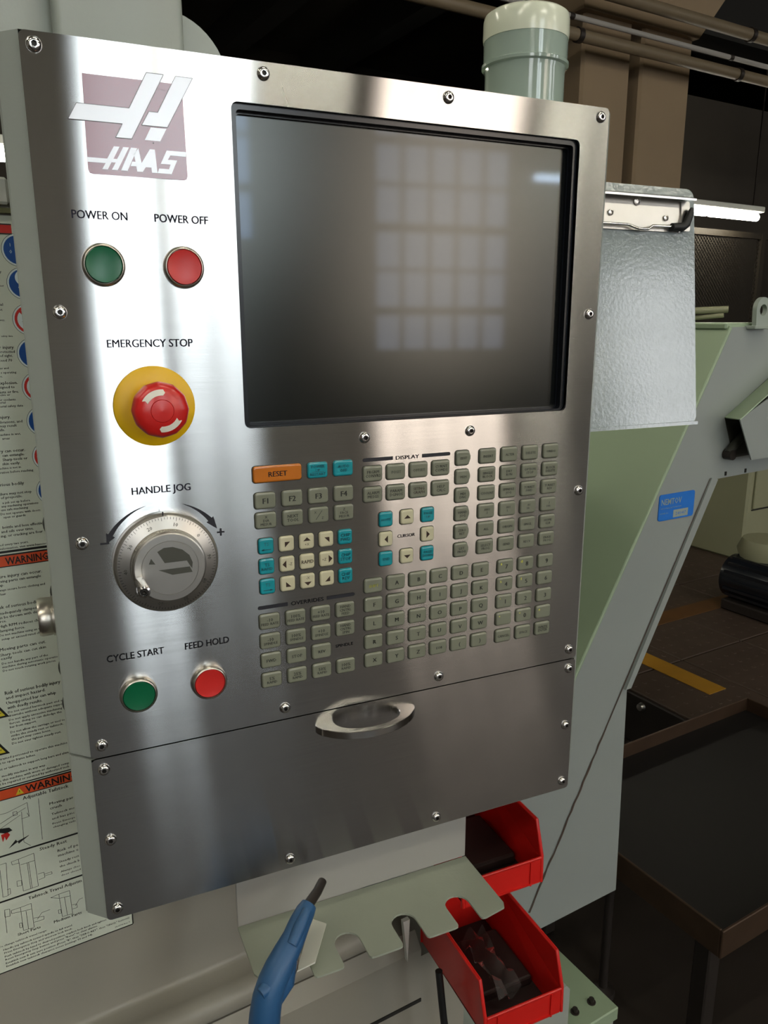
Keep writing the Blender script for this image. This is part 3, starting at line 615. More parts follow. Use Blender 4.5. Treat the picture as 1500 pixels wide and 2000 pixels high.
P.poly([(-.080, -.6560), (-.0665, -.6585), (-.064, -.6625), (-.070, -.664), (-.076, -.661), (-.080, -.672)], 'decal_black', Y2)
P.poly([(-.0745, -.6640), (-.0685, -.6630), (-.0665, -.6665), (-.0705, -.6715), (-.0715, -.6670), (-.0735, -.6725)], 'decal_red', Y2)
# pictograms
P.done('printed_text', dec, 'M', origin=(-.06, DY-.001, -.82))
def ring_(x, z, c1, sym):
    P.disc(x, z, .0138, 'decal_dark', Y); P.disc(x, z, .0134, 'decal_white', Y2); P.disc(x, z, .0120, c1, Y3)
    if c1 == 'decal_red': P.disc(x, z, .0098, 'decal_white', Y4)
Y5 = DY-.0018
def SYM0(P):
    P.text('I', -.0085, -.1105, .0028, 'decal_white', y=Y5); P.text('0', -.0085, -.1160, .0032, 'decal_white', y=Y5)
    P.poly([(-.004, -.116), (.004, -.112), (.004, -.126), (-.003, -.121)], 'decal_white', Y5)
def SYM1(P):
    P.disc(-.001, -.1375, .0065, 'decal_white', Y5); P.poly([(-.0055, -.145), (.0035, -.145), (.0035, -.154), (-.004, -.151)], 'decal_white', Y5)
    P.poly([(-.003, -.1352), (.001, -.1345), (.001, -.143), (-.001, -.142)], 'decal_dark', Y5-.0001)
def SYM3(P):
    P.disc(.002, -.197, .004, 'decal_white', Y5); P.poly([(-.004, -.204), (.004, -.2015), (.004, -.212), (-.001, -.210)], 'decal_white', Y5)
Z_ = [-.1146, -.1422, -.1726, -.2019, -.2314, -.2620, -.2943, -.3263]
for i, (z, kind) in enumerate(zip(Z_, 'bbrbrbrb')):
    P = Print(); x = [-.0158, -.0144, -.0131, -.0125, -.0114, -.0107, -.0092, -.0089][i]+.0138
    ring_(x, z, 'decal_blue' if kind == 'b' else 'decal_red', i)
    if kind == 'r':
        P.line([(x-.008, z+.008), (x+.008, z-.008)], .0022, 'decal_red', Y5)
        P.line([(x-.006, z-.002), (x-.003, z+.001), (x-.004, z-.004)], .0005, 'decal_black', Y5)
    if i == 0: SYM0(P)
    if i == 1: SYM1(P)
    if i == 3: SYM3(P)
    P.done('pictogram', dec, 'M', origin=(x, DY-.001, z))
for z in (-.358, -.425, -.503, -.541):
    P = Print(); P.disc(.0105, z, .0172, 'decal_dark', Y3, 32); P.done('pictogram', dec, 'M', origin=(.01, DY-.001, z))
for px_, pz in ((-.0655, -.540), (-.0690, -.578)):
    P = Print(); P.poly([(px_-.022, pz-.0015), (px_+.0115, pz-.0015), (px_-.005, pz+.026)], 'decal_black', Y2)
    P.poly([(px_-.019, pz+.0005), (px_+.008, pz+.0005), (px_-.005, pz+.022)], 'decal_yellow', Y3)
    P.line([(px_-.012, pz+.004), (px_+.005, pz+.004)], .0006, 'decal_black', Y4); P.line([(px_-.012, pz+.009), (px_+.001, pz+.009)], .0006, 'decal_black', Y4)
    P.done('warning_triangle', dec, 'M', origin=(px_, DY-.001, pz))
P = Print(); P.disc(-.0640, -.4995, .006, 'decal_black', Y2)
P.done('pictogram', dec, 'M', origin=(-.064, DY-.001, -.5))
# ================================================================ CONTROL PANEL (panel frame 'P')
cp = thing('control_panel', 'brushed steel machine control panel with screen, keypad and round buttons', 'control panel', (.229, .05, -.668))
X0, X1 = -.0087, .4665
def shell(z0, z1, name):
    fr = [(X0, .0022, z0), (X1, .0022, z0), (X1, .0022, z1), (X0, .0022, z1)]
    md = [(X0-.0156, .0177, z0), (X1+.0156, .0177, z0), (X1+.0156, .0177, z1), (X0-.0156, .0177, z1)]
    bk = [(p[0], .095, p[2]) for p in md]
    mb = MB(); mb.hull([fr, md, bk], False)
    mb._f([mb.bm.verts.new(p) for p in bk])
    mb.bm.verts.ensure_lookup_table()
    es = [e for e in mb.bm.edges if e.is_manifold and abs(e.verts[0].co.y-e.verts[1].co.y) < 1e-5 and abs(e.verts[0].co.y-.0177) < 1e-4]
    bmesh.ops.bevel(mb.bm, geom=es, offset=.0016, segments=3, affect='EDGES')
    # light edge round the sheet opening
    for a, b in zip(rrect(X0-.0004, X1+.0004, z0, z1, .002, 2), rrect(X0-.0004, X1+.0004, z0, z1, .002, 2)[1:]): pass
    return mb.done(name, 'grey_paint', cp, origin=(.229, .05, z0), smooth_angle=35)
# screen opening has to stay free, so the box front is open behind the face plate
shell(-.5138, .0085, 'enclosure')
shell(-.6660, -.5162, 'lower_enclosure')
MB().box(X0+.002, X1-.002, .004, .09, -.5162, -.5138).done('seam_gap', 'beam_dark', cp, origin=(.229, .01, -.515))
mb = plate_hole(MB(), rrect(X0, X1, -.5145, .0080, .004, 5), [rrect(.1276, .4367, -.2567, -.0203, .005, 5)], 0.0, .002)
fp = mb.done('face_plate', 'brushed_steel', cp, origin=(.229, 0, -.25), uv=True); fp['label'] = 'upper brushed stainless face plate with the screen opening'
lp = MB().prism(rrect(X0, X1, -.6668, -.5156, .004, 5), 'y', 0.0, .002).done('drawer_plate', 'brushed_steel', cp, origin=(.229, 0, -.59), uv=True); lp['label'] = 'plain lower steel plate with a curved handle'
# scratch on the plate near the top left of the screen
P = Print(); P.line([(.1665, -.0075), (.1672, -.0120), (.1693, -.0160), (.1702, -.0198)], .0004, 'frame_white', -.0002); P.done('scratch', cp, origin=(.168, 0, -.01))
# screen
mb = plate_hole(MB(), rrect(.1278, .4365, -.2565, -.0205, .005, 5), [rrect(.1318, .4325, -.2548, -.0245, .003, 5)], .0035, .0125)
sc_ = MB().prism(rrect(.130, .4345, -.2556, -.023, .003, 3), 'y', .0122, .016).done('screen', 'lcd_black', cp, origin=(.28, .012, -.14)); sc_['label'] = 'dark switched-off glossy screen'
mb.done('bezel', 'bezel_black', sc_, origin=(.28, .0035, -.14), smooth_angle=30)
mb = plate_hole(MB(), rrect(.1319, .4324, -.2547, -.0246, .003, 5), [rrect(.1330, .4313, -.2537, -.0262, .003, 5)], .0095, .0121)
mb.done('inner_bezel', 'bezel_black', sc_, origin=(.28, .01, -.14), smooth_angle=30)
# screws
def screw_mesh():
    mb = MB(); mb.sm = False; n = 24
    def ringp(r, y, hexa=False):
        out = []
        for i in range(n):
            t = 2*pi*i/n; rr = r
            if hexa: k = (t % (pi/3))-pi/6; rr = r*cos(pi/6)/cos(k)
            out.append((rr*cos(t), y, rr*sin(t)))
        return out
    mb.hull([ringp(.0049, 0), ringp(.0049, -.0005), ringp(.0043, -.0017), ringp(.0033, -.0026), ringp(.0024, -.0028), ringp(.0019, -.00275, True)], False)
    mb.mi = 1; mb.hull([ringp(.0019, -.00275, True), ringp(.0018, -.0012, True)], False); mb._f([mb.bm.verts.new(p) for p in ringp(.0018, -.0012, True)])
    bmesh.ops.remove_doubles(mb.bm, verts=mb.bm.verts, dist=1e-6)
    bmesh.ops.recalc_face_normals(mb.bm, faces=mb.bm.faces)
    me = bpy.data.meshes.new('screw'); mb.bm.to_mesh(me); mb.bm.free()
    me.materials.append(MATS['polished_steel']); me.materials.append(MATS['socket_dark']); me.shade_smooth()
    try: me.set_sharp_from_angle(angle=radians(35))
    except Exception: pass
    return me
SM = screw_mesh()
SCR = [(x, 0) for x in (0, .1525, .305, .4575)]+[(0, -.168), (.4575, -.168), (0, -.336), (.4575, -.336)]+[(x, -.504) for x in (0, .1525, .305, .4575)]+[(.230, -.2700), (.3328, -.2700)]
SCR += [(0, -.5255), (.4585, -.5255), (0, -.5905), (.4585, -.5905)]+[(x, -.6572) for x in (0, .1525, .305, .4585)]
for x, z in SCR:
    s_ = link('screw', SM, cp, 'P', (x, -.00005, z)); s_.rotation_euler.y = random.uniform(0, 1)
# badge top left
bd = MB().prism([(q[0]*MM, q[1]*MM) for q in ((27.9, -13.8), (66.9, -13.8), (69.6, -8.9), (81.1, -8.9), (78.5, -13.9), (86.4, -13.9), (89.2, -8.9), (101.0, -9.0), (93.4, -22.2), (93.8, -73.4), (93.1, -75.4), (91.2, -76.1), (29.8, -76.1), (27.6, -75.4), (26.8, -73.4), (27.2, -42.7), (16.8, -42.7), (22.8, -32.3), (27.6, -32.4))], 'y', -.0006, 0).done('badge', 'badge_maroon', cp, origin=(.06, 0, -.04)); bd['label'] = 'maroon maker badge with a slanted silver H and HAAS lettering'
P = Print(); k = lambda pts: [(a*MM, b*MM) for a, b in pts]
H1 = [(69.6, -8.9), (81.1, -8.9), (56.9, -51.8), (46.3, -51.8), (51.4, -42.7), (16.8, -42.7), (22.8, -32.4), (56.6, -32.4)]
H2 = [(89.2, -8.9), (101.0, -9.0), (81.6, -42.4), (64.2, -42.4), (69.6, -33.3), (75.6, -33.3)]
for pl, sc2 in ((H1, 1), (H2, 1)): P.poly(k(pl), 'badge_silver', -.0009)
P.poly(k([(81.1, -8.9), (78.5, -13.9), (86.4, -13.9), (83.6, -18.6), (75.9, -18.6)]), 'badge_maroon', -.00085)
P.poly(k([(70.2, -43.4), (80.9, -43.4), (76.1, -51.8), (65.6, -51.8)]), 'badge_silver', -.0009)
for pl in ([(26.9, -65.7), (39.7, -65.7), (44.6, -57.5), (48.4, -57.5), (43.8, -65.5), (46.2, -65.5), (50.8, -57.5), (54.6, -57.5), (46.0, -72.7), (42.2, -72.7), (45.0, -67.9), (42.3, -67.9), (39.5, -72.7), (35.9, -72.7), (38.4, -68.7), (26.9, -68.7)],
           [(55.9, -57.5), (60.2, -57.5), (52.6, -72.7), (48.2, -72.7)],
           [(60.9, -57.5), (62.4, -66.9), (68.6, -57.5), (72.0, -57.5), (72.8, -72.7), (69.0, -72.7), (68.8, -69.4), (65.0, -69.4), (62.8, -72.7), (58.9, -72.7), (58.6, -69.4), (54.8, -69.4), (56.1, -66.4), (58.3, -66.4), (57.6, -61.5)],
           [(80.1, -57.4), (93.4, -57.4), (93.4, -60.5), (82.4, -60.5), (80.6, -63.4), (87.0, -63.4), (82.6, -72.7), (72.9, -72.7), (74.0, -69.6), (80.9, -69.6), (82.2, -66.5), (75.4, -66.5)]):
    P.poly(k(pl), 'badge_silver', -.0009)
P.disc(.0713, -.0533, .0004, 'decal_black', -.0010, 8)
for pl in (H1, H2): P.line(k(pl+[pl[0]]), .00035, 'badge_edge', -.00095)
P.done('badge_print', bd, origin=(.06, -.0008, -.04))
# printed captions
P = Print(); B = 'blue_black_ink'; Y = -.0003
def cap_(t, x0, x1, z, c, ink=B, off=.0):
    Q = Print(); Q.text(t, (x0+x1)/2*MM, z*MM, c*MM, ink, 'C', width=(x1-x0)*MM, y=Y, off=off, res=3, bold=c*.028*MM)
    Q.done('caption', cp, origin=((x0+x1)/2*MM, Y, z*MM))
cap_('POWER ON', 13.6, 50.2, -102.4, 5.7); cap_('POWER OFF', 68.8, 106.8, -102.4, 5.7)
cap_('EMERGENCY STOP', 29.6, 90.5, -189.6, 5.9); cap_('HANDLE JOG', 38.5, 82.4, -299.2, 5.8)
cap_('CYCLE START', 9.9, 53.4, -431.2, 5.9, 'black_ink'); cap_('FEED HOLD', 70.3, 106.2, -431.2, 5.9, 'black_ink')
def taper(a0, a1, r, w, head):
    P = Print(); n = 18; pts = []; c = (.060, -.3565)
    for k in range(n+1): q = radians(a0+(a1-a0)*k/n); rr = r+w*(k/n)/2; pts.append((c[0]+rr*cos(q), c[1]+rr*sin(q)))
    for k in range(n, -1, -1): q = radians(a0+(a1-a0)*k/n); rr = r-w*(k/n)/2; pts.append((c[0]+rr*cos(q), c[1]+rr*sin(q)))
    P.poly(pts, 'black_ink', Y)
    q = radians(a1); q2 = radians(head); f = .0036
    P.poly([(c[0]+(r+f)*cos(q), c[1]+(r+f)*sin(q)), (c[0]+r*cos(q2), c[1]+r*sin(q2)), (c[0]+(r-f)*cos(q), c[1]+(r-f)*sin(q))], 'black_ink', Y-.0001)
    P.done('turn_arrow', cp, origin=(.06, Y, -.31))
taper(105, 148, .0465, .0036, 157); taper(72, 39, .0465, .0036, 27)
P = Print(); P.poly(k([(12.7, -338.6), (19.2, -338.6), (19.2, -337.2), (12.7, -337.2)]), 'black_ink', Y); P.done('minus_sign', cp, origin=(.016, Y, -.338)); P = Print()
P.poly(k([(101.2, -339.3), (107.2, -339.3), (107.2, -337.9), (101.2, -337.9)]), 'black_ink', Y); P.poly(k([(103.5, -341.6), (104.9, -341.6), (104.9, -335.6), (103.5, -335.6)]), 'black_ink', Y-.0001); P.done('plus_sign', cp, origin=(.104, Y, -.338))
def bar_(x0, x1, z, left, h=3.2):
    r = h/2; cx = x0+r if left else x1-r
    rnd = [((cx+r*cos(radians(a)))*MM, (z+r*sin(radians(a)))*MM) for a in (range(90, 271, 20) if left else range(-90, 91, 20))]
    pts = rnd + ([(x1*MM, (z-r)*MM), (x1*MM, (z+r)*MM)] if left else [(x0*MM, (z+r)*MM), (x0*MM, (z-r)*MM)])
    Q = Print(); Q.poly(pts, 'black_ink', Y); Q.done('printed_bar', cp, origin=(cx*MM, Y, z*MM))
bar_(228.1, 256.4, -289.4, True); bar_(284.8, 313.0, -289.4, False); cap_('DISPLAY', 259.3, 281.8, -289.4, 3.5, 'black_ink')
bar_(131.9, 158.0, -408.2, True); bar_(193.5, 219.4, -408.2, False); cap_('OVERRIDES', 161.1, 190.3, -408.2, 3.5, 'black_ink')
cap_('CURSOR', 261.1, 278.3, -360.2, 3.0, 'black_ink'); cap_('SPINDLE', 200.8, 217.2, -454.5, 2.7, 'black_ink')
# ---- keys
KM = {}
def key_mesh(w, h, shape, m):
    kk = (w, h, shape, m)
    if kk in KM: return KM[kk]
    if shape == 'tab':
        o = rrect(-w/2, w/2, -h/2, h/2, .0022, 3); nose = .0032
        # right side drawn out to a blunt point
        pts = [p for p in o if p[0] < w/2-.0023]; up = sorted([p for p in pts if p[1] > 0], key=lambda p: -p[0]); dn = sorted([p for p in pts if p[1] < 0], key=lambda p: p[0])
        o = [(w/2-.0035, h/2)] + up + dn + [(w/2-.0035, -h/2), (w/2-.0018, -h/2+.0009), (w/2, -.001), (w/2, .001), (w/2-.0018, h/2-.0009)]
    else: o = rrect(-w/2, w/2, -h/2, h/2, .0024, 4)
    mb = MB(); mb.mi = 1; ol = inset(o, -.00055)
    mb.hull([[(x, 0, z) for x, z in ol], [(x, -.0004, z) for x, z in ol]], True)
    mb.mi = 0
    ls = [(0, -.0004), (0, -.0012), (.0003, -.0018), (.0008, -.00225), (.0014, -.0024), (.0022, -.00235)]
    mb.hull([[(x, y, z) for x, z in inset(o, d)] for d, y in ls], True)
    bmesh.ops.recalc_face_normals(mb.bm, faces=mb.bm.faces)
    me = bpy.data.meshes.new('key'); mb.bm.to_mesh(me); mb.bm.free(); me.materials.append(MATS[m]); me.materials.append(MATS['key_shadow_rim'])
    me.shade_smooth()
    try: me.set_sharp_from_angle(angle=radians(40))
    except Exception: pass
    KM[kk] = me; return me
def key(x, z, lines, w=17.6, h=13.4, m='key_grey', ink='key_ink', caps=None, shape='r', mark=None, maxw=None, dx=0.0):
    x *= MM; z *= MM; w *= MM; h *= MM
    ob = link('key', key_mesh(w, h, shape, m), cp, 'P', (x, -.0001, z))
    P = Print(); Y = -.00255; n = len(lines)
    if lines and lines[0] != '':
        caps = caps or ([4.3] if n == 1 and len(lines[0]) <= 2 else [2.3]*n)
        tot = sum(caps)+.75*(n-1)*1.0; zz = z+tot*MM/2
        for t, c in zip(lines, caps):
            P.text(t, x+dx*MM, zz-c*MM/2, c*MM, ink, 'C', y=Y, off=.0, res=2 if c > 3 else 1, maxw=(maxw or w-.0026), bold=c*(.045 if c > 3.5 else .028)*MM); zz -= (c+.75)*MM
    if mark: mark(P, x, z, Y)
    if P.v: P.done('legend', ob, origin=(x, Y, z))
    return ob
key(152.5, -294.3, ['RESET'], 41.0, 13.6, 'key_orange', 'brown_ink', [4.4])
def underl(P, x, z, Y): P.line([(x-.0055, z-.0012), (x+.0055, z-.0012)], .0003, 'teal_ink', Y)
key(186.9, -294.3, ['POWER', 'UP', 'RESTART'], m='key_teal', ink='teal_ink', caps=[2.5, 2.4, 2.5], mark=underl); key(209.6, -294.3, ['AUTO', 'OFF'], m='key_teal', ink='teal_ink', caps=[2.7, 2.7])
CX = (141.3, 164.2, 187.0, 209.7)
for x, t in zip(CX, ('F1', 'F2', 'F3', 'F4')): key(x, -316.0, [t], caps=[4.7])
def slash(P, x, z, Y):
    P.line([(x-.0028, z-.0038), (x+.0028, z+.0038)], .0004, 'key_ink', Y); P.text('X', x-.0032, z+.0026, .0022, 'key_ink', y=Y); P.text('Z', x+.0032, z-.0026, .0022, 'key_ink', y=Y)
key(CX[0], -332.6, ['X', 'DIA', 'MESUR']); key(CX[1], -332.6, ['NEXT', 'TOOL'], caps=[2.7, 2.7]); key(CX[2], -332.6, [''], mark=slash); key(CX[3], -332.6, ['Z', 'FACE', 'MESUR'])
JX = (140.6, 158.2, 175.8, 193.3, 210.6)
def tri(kind, word=None):
    def f(P, x, z, Y):
        u = .001
        T = {'up': [(-3.3, 0), (3.3, 0), (0, 3.2)], 'dn': [(-3.3, 0), (3.3, 0), (0, -3.2)], 'lf': [(0, -3.4), (0, 3.4), (-3.4, 0)], 'rt': [(0, -3.4), (0, 3.4), (3.4, 0)],
             'ul': [(-2.2, 2.2), (2.4, 2.2), (-2.2, -2.4)], 'ur': [(2.2, 2.2), (-2.4, 2.2), (2.2, -2.4)], 'dl': [(-2.2, -2.2), (2.4, -2.2), (-2.2, 2.4)], 'dr': [(2.2, -2.2), (-2.4, -2.2), (2.2, 2.4)]}[kind]
        ox, oz = {'up': (0, .2), 'dn': (0, -.2), 'lf': (0, 0), 'rt': (0, 0)}.get(kind, (.4, -.4))
        if word: ox, oz = {'up': (0, .6), 'dn': (0, -.6), 'lf': (-1, 0), 'rt': (1.6, 0)}[kind]
        elif kind in ('up', 'dn'): oz = -1.2 if kind == 'up' else 1.2
        elif kind in ('lf', 'rt'): ox = 1.6 if kind == 'lf' else -1.6
        P.poly([(x+(a+ox)*u, z+(b+oz)*u) for a, b in T], 'brown_ink', Y)
        if word:
            wx, wz = {'up': (0, -2.4), 'dn': (0, 3.0), 'lf': (2.7, 0), 'rt': (-2.4, 0)}[kind]
            P.text(word, x+wx*u, z+wz*u, .0024, 'brown_ink', y=Y)
    return f
def harrow(d):
    def f(P, x, z, Y):
        P.line([(x-.0038, z-.0030), (x+.0038, z-.0030)], .0006, 'teal_ink', Y); e = .0042*d
        P.poly([(x+e, z-.0030), (x+e-.0022*d, z-.0020), (x+e-.0022*d, z-.0040)], 'teal_ink', Y)
        P.text('TS', x, z+.0018, .0030, 'teal_ink', y=Y)
    return f
sq = dict(w=12.9, h=13.2)
for r, z in enumerate((-354.4, -372.0, -389.5)):
    if r == 1: key(JX[0], z, ['TS', 'RAPID'], m='key_teal', ink='teal_ink', caps=[3.0, 2.6], **sq)
    else: key(JX[0], z, [''], m='key_teal', mark=harrow(-1 if r == 0 else 1), **sq)
    key(JX[4], z, ['CHIP', ('FWD', 'STOP', 'REV')[r]], m='key_teal', ink='teal_ink', caps=[3.0, 3.0], **sq)
for x, z, kd, wd in ((1, 0, 'ul', None), (2, 0, 'up', '+X'), (3, 0, 'ur', None), (1, 1, 'lf', '-Z'), (3, 1, 'rt', '+Z'), (1, 2, 'dl', None), (2, 2, 'dn', '-X'), (3, 2, 'dr', None)):
    key(JX[x], (-354.4, -372.0, -389.5)[z], [''], m='key_cream', mark=tri(kd, wd), **sq)
key(JX[2], -372.0, ['RAPID'], m='key_cream', ink='brown_ink', caps=[3.2], **sq)
OV = [[('-10', 'FEED RATE'), ('100%', 'FEED RATE'), ('+10', 'FEED RATE'), ('HAND', 'CNTRL', 'FEED')], [('-10', 'SPINDLE'), ('100%', 'SPINDLE'), ('+10', 'SPINDLE'), ('HAND', 'CNTRL', 'SPIN')],
      [('FWD',), ('STOP',), ('REV',), None], [('5%', 'RAPID'), ('25%', 'RAPID'), ('50%', 'RAPID'), ('100%', 'RAPID')]]
for row, z in zip(OV, (-420.6, -438.3, -455.9, -474.1)):
    for x, t in zip(CX, row):
        if t: key(x, z, list(t), caps={1: [2.9], 2: [3.0, 2.4], 3: [2.5, 2.5, 2.5]}[len(t)])
DX = (236.7, 258.7, 280.8, 302.9)
for x, t in zip(DX, (('PRGRM', 'CONVRS'), ('POSIT',), ('OFFSET',), ('CURNT', 'COMDS'))): key(x, -301.3, list(t), ink='faded_ink' if len(t) == 1 else 'key_ink', caps=[2.6]*len(t))
for x, t in zip(DX, (('ALARM', 'MESGS'), ('PARAM', 'DGNOS'), ('SETNG', 'GRAPH'), ('HELP', 'CALC'))): key(x, -319.6, list(t), ink='brown_ink' if t[0] == 'SETNG' else 'key_ink', caps=[2.6, 2.6])
UX = (249.1, 269.7, 290.4); UZ = (-343.0, -361.0, -379.1)
key(UX[0], UZ[0], ['HOME'], m='key_teal', ink='teal_ink', caps=[2.5], **sq); key(UX[2], UZ[0], ['PAGE', 'UP'], m='key_teal', ink='teal_ink', caps=[2.6, 2.6], **sq)
key(UX[0], UZ[2], ['END'], m='key_teal', ink='teal_ink', caps=[2.6], **sq); key(UX[2], UZ[2], ['PAGE', 'DOWN'], m='key_teal', ink='teal_ink', caps=[2.6, 2.6], **sq)
for i, j, kd in ((1, 0, 'up'), (0, 1, 'lf'), (2, 1, 'rt'), (1, 2, 'dn')): key(UX[i], UZ[j], [''], m='key_cream', mark=tri(kd), **sq)
GZ = (-294.0, -311.2, -328.4, -345.7, -362.8, -380.1)
for z, t in zip(GZ, (('EDIT',), ('MEM',), ('MDI', 'DNC'), ('HAND', 'JOG'), ('ZERO', 'RET'), ('LIST', 'PROG'))): key(325.7, z, list(t), 15.2, 13.4, caps=[2.4]*len(t), shape='tab', ink='faded_ink' if len(t) == 1 else 'key_ink')
GX = (351.4, 374.6, 397.7, 421.0)
G = [['INSERT', 'ALTER', 'DELETE', 'UNDO'], ['SINGLE/BLOCK', 'DRY/RUN', 'OPTION/STOP', 'BLOCK/DELETE'], ['COOLNT', 'SPINDLE/JOG', 'TURRET/FWD', 'TURRET/REV'],
     ['.0001/.1', '.001/1.', '.01/10.', '.1/100.'], ['ALL', 'ORIGIN', 'SINGL', 'HOME/G28'], ['SELECT/PROG', 'SEND', 'RECV', 'ERASE/PROG']]
for row, z in zip(G, GZ):
    for x, t in zip(GX, row): key(x, z, t.split('/'), ink='key_ink', caps=[2.4]*len(t.split('/')))
AX = (236.9, 259.0, 281.1, 303.1, 325.3, 347.6)
for r, row in enumerate(('_ABCDE', 'FGHIJK', 'LMNOPQ', 'RSTUVW', 'XYZ;()')):
    z = -402.4-r*17.75
    for x, t in zip(AX, row):
        if t == '_': key(x, z, ['SHIFT'], ink='yellow_ink', caps=[2.7])
        elif t == ';': key(x, z, ['EOB'], caps=[2.5], dx=.8)
        else: key(x, z, [t], caps=[3.9], dx=.6)
def spot(s):
    return lambda P, x, z, Y: P.text(s, x-.0052, z+.0030, .0024 if s != '-' else .003, 'yellow_ink', y=Y-.0001)
NX = (374.9, 398.1, 421.2)
for r, row in enumerate(('789', '456', '123', '-0.')):
    z = -402.6-r*17.75
    for x, t in zip(NX, row):
        sy = {'7': '&', '8': '@', '4': '%', '5': '$', '1': '*', '-': '+', '0': '=', '.': '#'}.get(t)
        key(x, z, [t], caps=[4.4 if t not in '-.' else (.8 if t == '-' else .9)], mark=spot(sy) if sy else None, dx=.8)
def ul2(P, x, z, Y): P.line([(x-.006, z), (x+.006, z)], .0003, 'key_ink', Y)
key(NX[0], -473.7, ['CANCEL'], caps=[2.5]); key(NX[1], -473.7, ['SPACE'], caps=[2.5]); key(NX[2], -473.7, ['WRITE', 'ENTER'], caps=[2.7, 2.7], mark=ul2)
# ---- round push buttons
def push(x, z, colour, lab, tall=0.0):
    x *= MM; z *= MM
    b = MB().lathe([(.0146, 0), (.0148, -.0012), (.0143, -.0032-tall), (.0134, -.0042-tall), (.0128, -.0043-tall), (.0124, -.0036-tall), (.0124, -.0005)], (x, 0, z), 'y', 44).done('push_button', 'warm_satin', cp, origin=(x, 0, z), smooth_angle=50)
    b['label'] = lab
    MB().lathe([(.0122, -.0006), (.0122, -.0038-tall), (.0118, -.0042-tall), (.0095, -.0038-tall), (.005, -.0034-tall), (.0, -.0033-tall)], (x, 0, z), 'y', 40).done('button_cap', colour, b, origin=(x, 0, z), smooth_angle=50)
push(31.6, -135.7, 'button_green', 'green power on button'); push(87.2, -136.0, 'button_red', 'red power off button')
push(31.2, -464.6, 'button_green', 'green cycle start button', .0022); push(87.6, -465.0, 'button_red', 'red feed hold button', .0022)
# ---- emergency stop
ex, ez = .0597, -.2359
es_ = MB().lathe([(.0292, 0), (.0298, -.0008), (.0296, -.0020), (.0288, -.0026), (.013, -.0020), (.0125, -.019), (.0, -.019)], (ex, 0, ez), 'y', 64).done('emergency_stop', 'stop_yellow', cp, origin=(ex, 0, ez), smooth_angle=40)
es_['label'] = 'yellow disc and collar under the red mushroom button'
sc_f = lambda t, r: 1 - (.022*abs(sin(t*6)) if r > .0165 else 0)
MB().lathe([(.0125, -.0195), (.0172, -.0200), (.0196, -.0225), (.0201, -.0265), (.0199, -.0300), (.0188, -.0335), (.0170, -.0352), (.0125, -.0366), (.0082, -.0374), (.0080, -.0371), (.0077, -.0376), (.0, -.0382)], (ex, 0, ez), 'y', 96, sc_f).done('mushroom_head', 'stop_red', es_, origin=(ex, 0, ez), smooth_angle=50)
mb = MB()
def yy(r): return -.0354-(.0170-r)/(.0170-.0082)*.0022-.0003
for a0, a1 in ((84, 152), (264, 332)):
    n = 14; L = []
    for k_ in range(n+1):
        q = radians(a0+(a1-a0)*k_/n); row = []
        for j, r in enumerate((.0110, .0130, .0152)):
            qq = q + (radians(-7) if (k_ == n and j == 1) else 0) + (radians(-6) if (k_ == 0 and j == 1) else 0)
            row.append(mb.bm.verts.new((ex+r*cos(qq), yy(r), ez+r*sin(qq))))
        L.append(row)
    for a, b in zip(L, L[1:]):
        for j in range(2): mb._f([a[j], a[j+1], b[j+1], b[j]])
bmesh.ops.recalc_face_normals(mb.bm, faces=mb.bm.faces)
mb.done('turn_arrows', 'arrow_white', es_, origin=(ex, -.036, ez))
# ---- jog hand wheel
jx, jz = .060, -.3568
jw = MB().lathe([(.0396, 0), (.0400, -.0010), (.0400, -.0060), (.0396, -.0064), (.0388, -.0056), (.0385, -.0072), (.0383, -.0078)], (jx, 0, jz), 'y', 72).done('hand_wheel', 'dial_steel', cp, origin=(jx, 0, jz), smooth_angle=30)
jw['label'] = 'round steel jog hand wheel with a scale and crank knob'
MB().lathe([(.0382, -.0050), (.0382, -.0082), (.0376, -.0088), (.0285, -.0118), (.0280, -.0150), (.0, -.0150)], (jx, 0, jz), 'y', 72).done('dial_ring', 'dial_steel', jw, origin=(jx, 0, jz), smooth_angle=25)
kn = lambda t, r: 1-(.008*(int(t/(2*pi)*288) % 2))
MB().lathe([(.0284, -.0120), (.0282, -.0176)], (jx, 0, jz), 'y', 288, kn).done('knurled_ring', 'dial_steel', jw, origin=(jx, 0, jz))
MB().lathe([(.0276, -.0140), (.0280, -.0180), (.0272, -.0200), (.0262, -.0205), (.0216, -.0206), (.0214, -.0200), (.0210, -.0200), (.0208, -.0206), (.0, -.0206)], (jx, 0, jz), 'y', 72).done('wheel_face', 'dial_steel', jw, origin=(jx, 0, jz), smooth_angle=25)
P = Print()
def yc(r): return -.0088-(.0376-r)/(.0376-.0285)*.0030-.0002
for k_ in range(100):
    q = radians(k_*3.6+4); r1, r0 = .0372, (.0345 if k_ % 5 == 0 else .0355)
    d = Vector((cos(q), sin(q))); n = Vector((-d.y, d.x))*.00016; b = len(P.v)
    for r, s in ((r0, 1), (r0, -1), (r1, -1), (r1, 1)): P.v.append((jx+d.x*r+n.x*s, yc(r), jz+d.y*r+n.y*s))
    P.f.append((b, b+1, b+2, b+3)); P.m.append(P.slot('black_ink'))
for i, t in enumerate(('90', '0', '10', '20', '30', '40', '50', '60', '70', '80')):
    q = radians(4+36*i); r = .0320; P.text(t, jx+r*cos(q), jz+r*sin(q), .0030, 'soft_ink', y=yc(.0312)-.0003, rot=q-pi/2)
P.poly([(jx-.0017, jz+.0385), (jx-.0007, jz+.0385), (jx-.0007, jz+.0415), (jx-.0017, jz+.0415)], 'black_ink', -.0093)
P.done('scale_marks', jw, origin=(jx, -.01, jz))
P = Print(); jj = lambda pts: [(jx+a*MM, jz+b*MM) for a, b in pts]
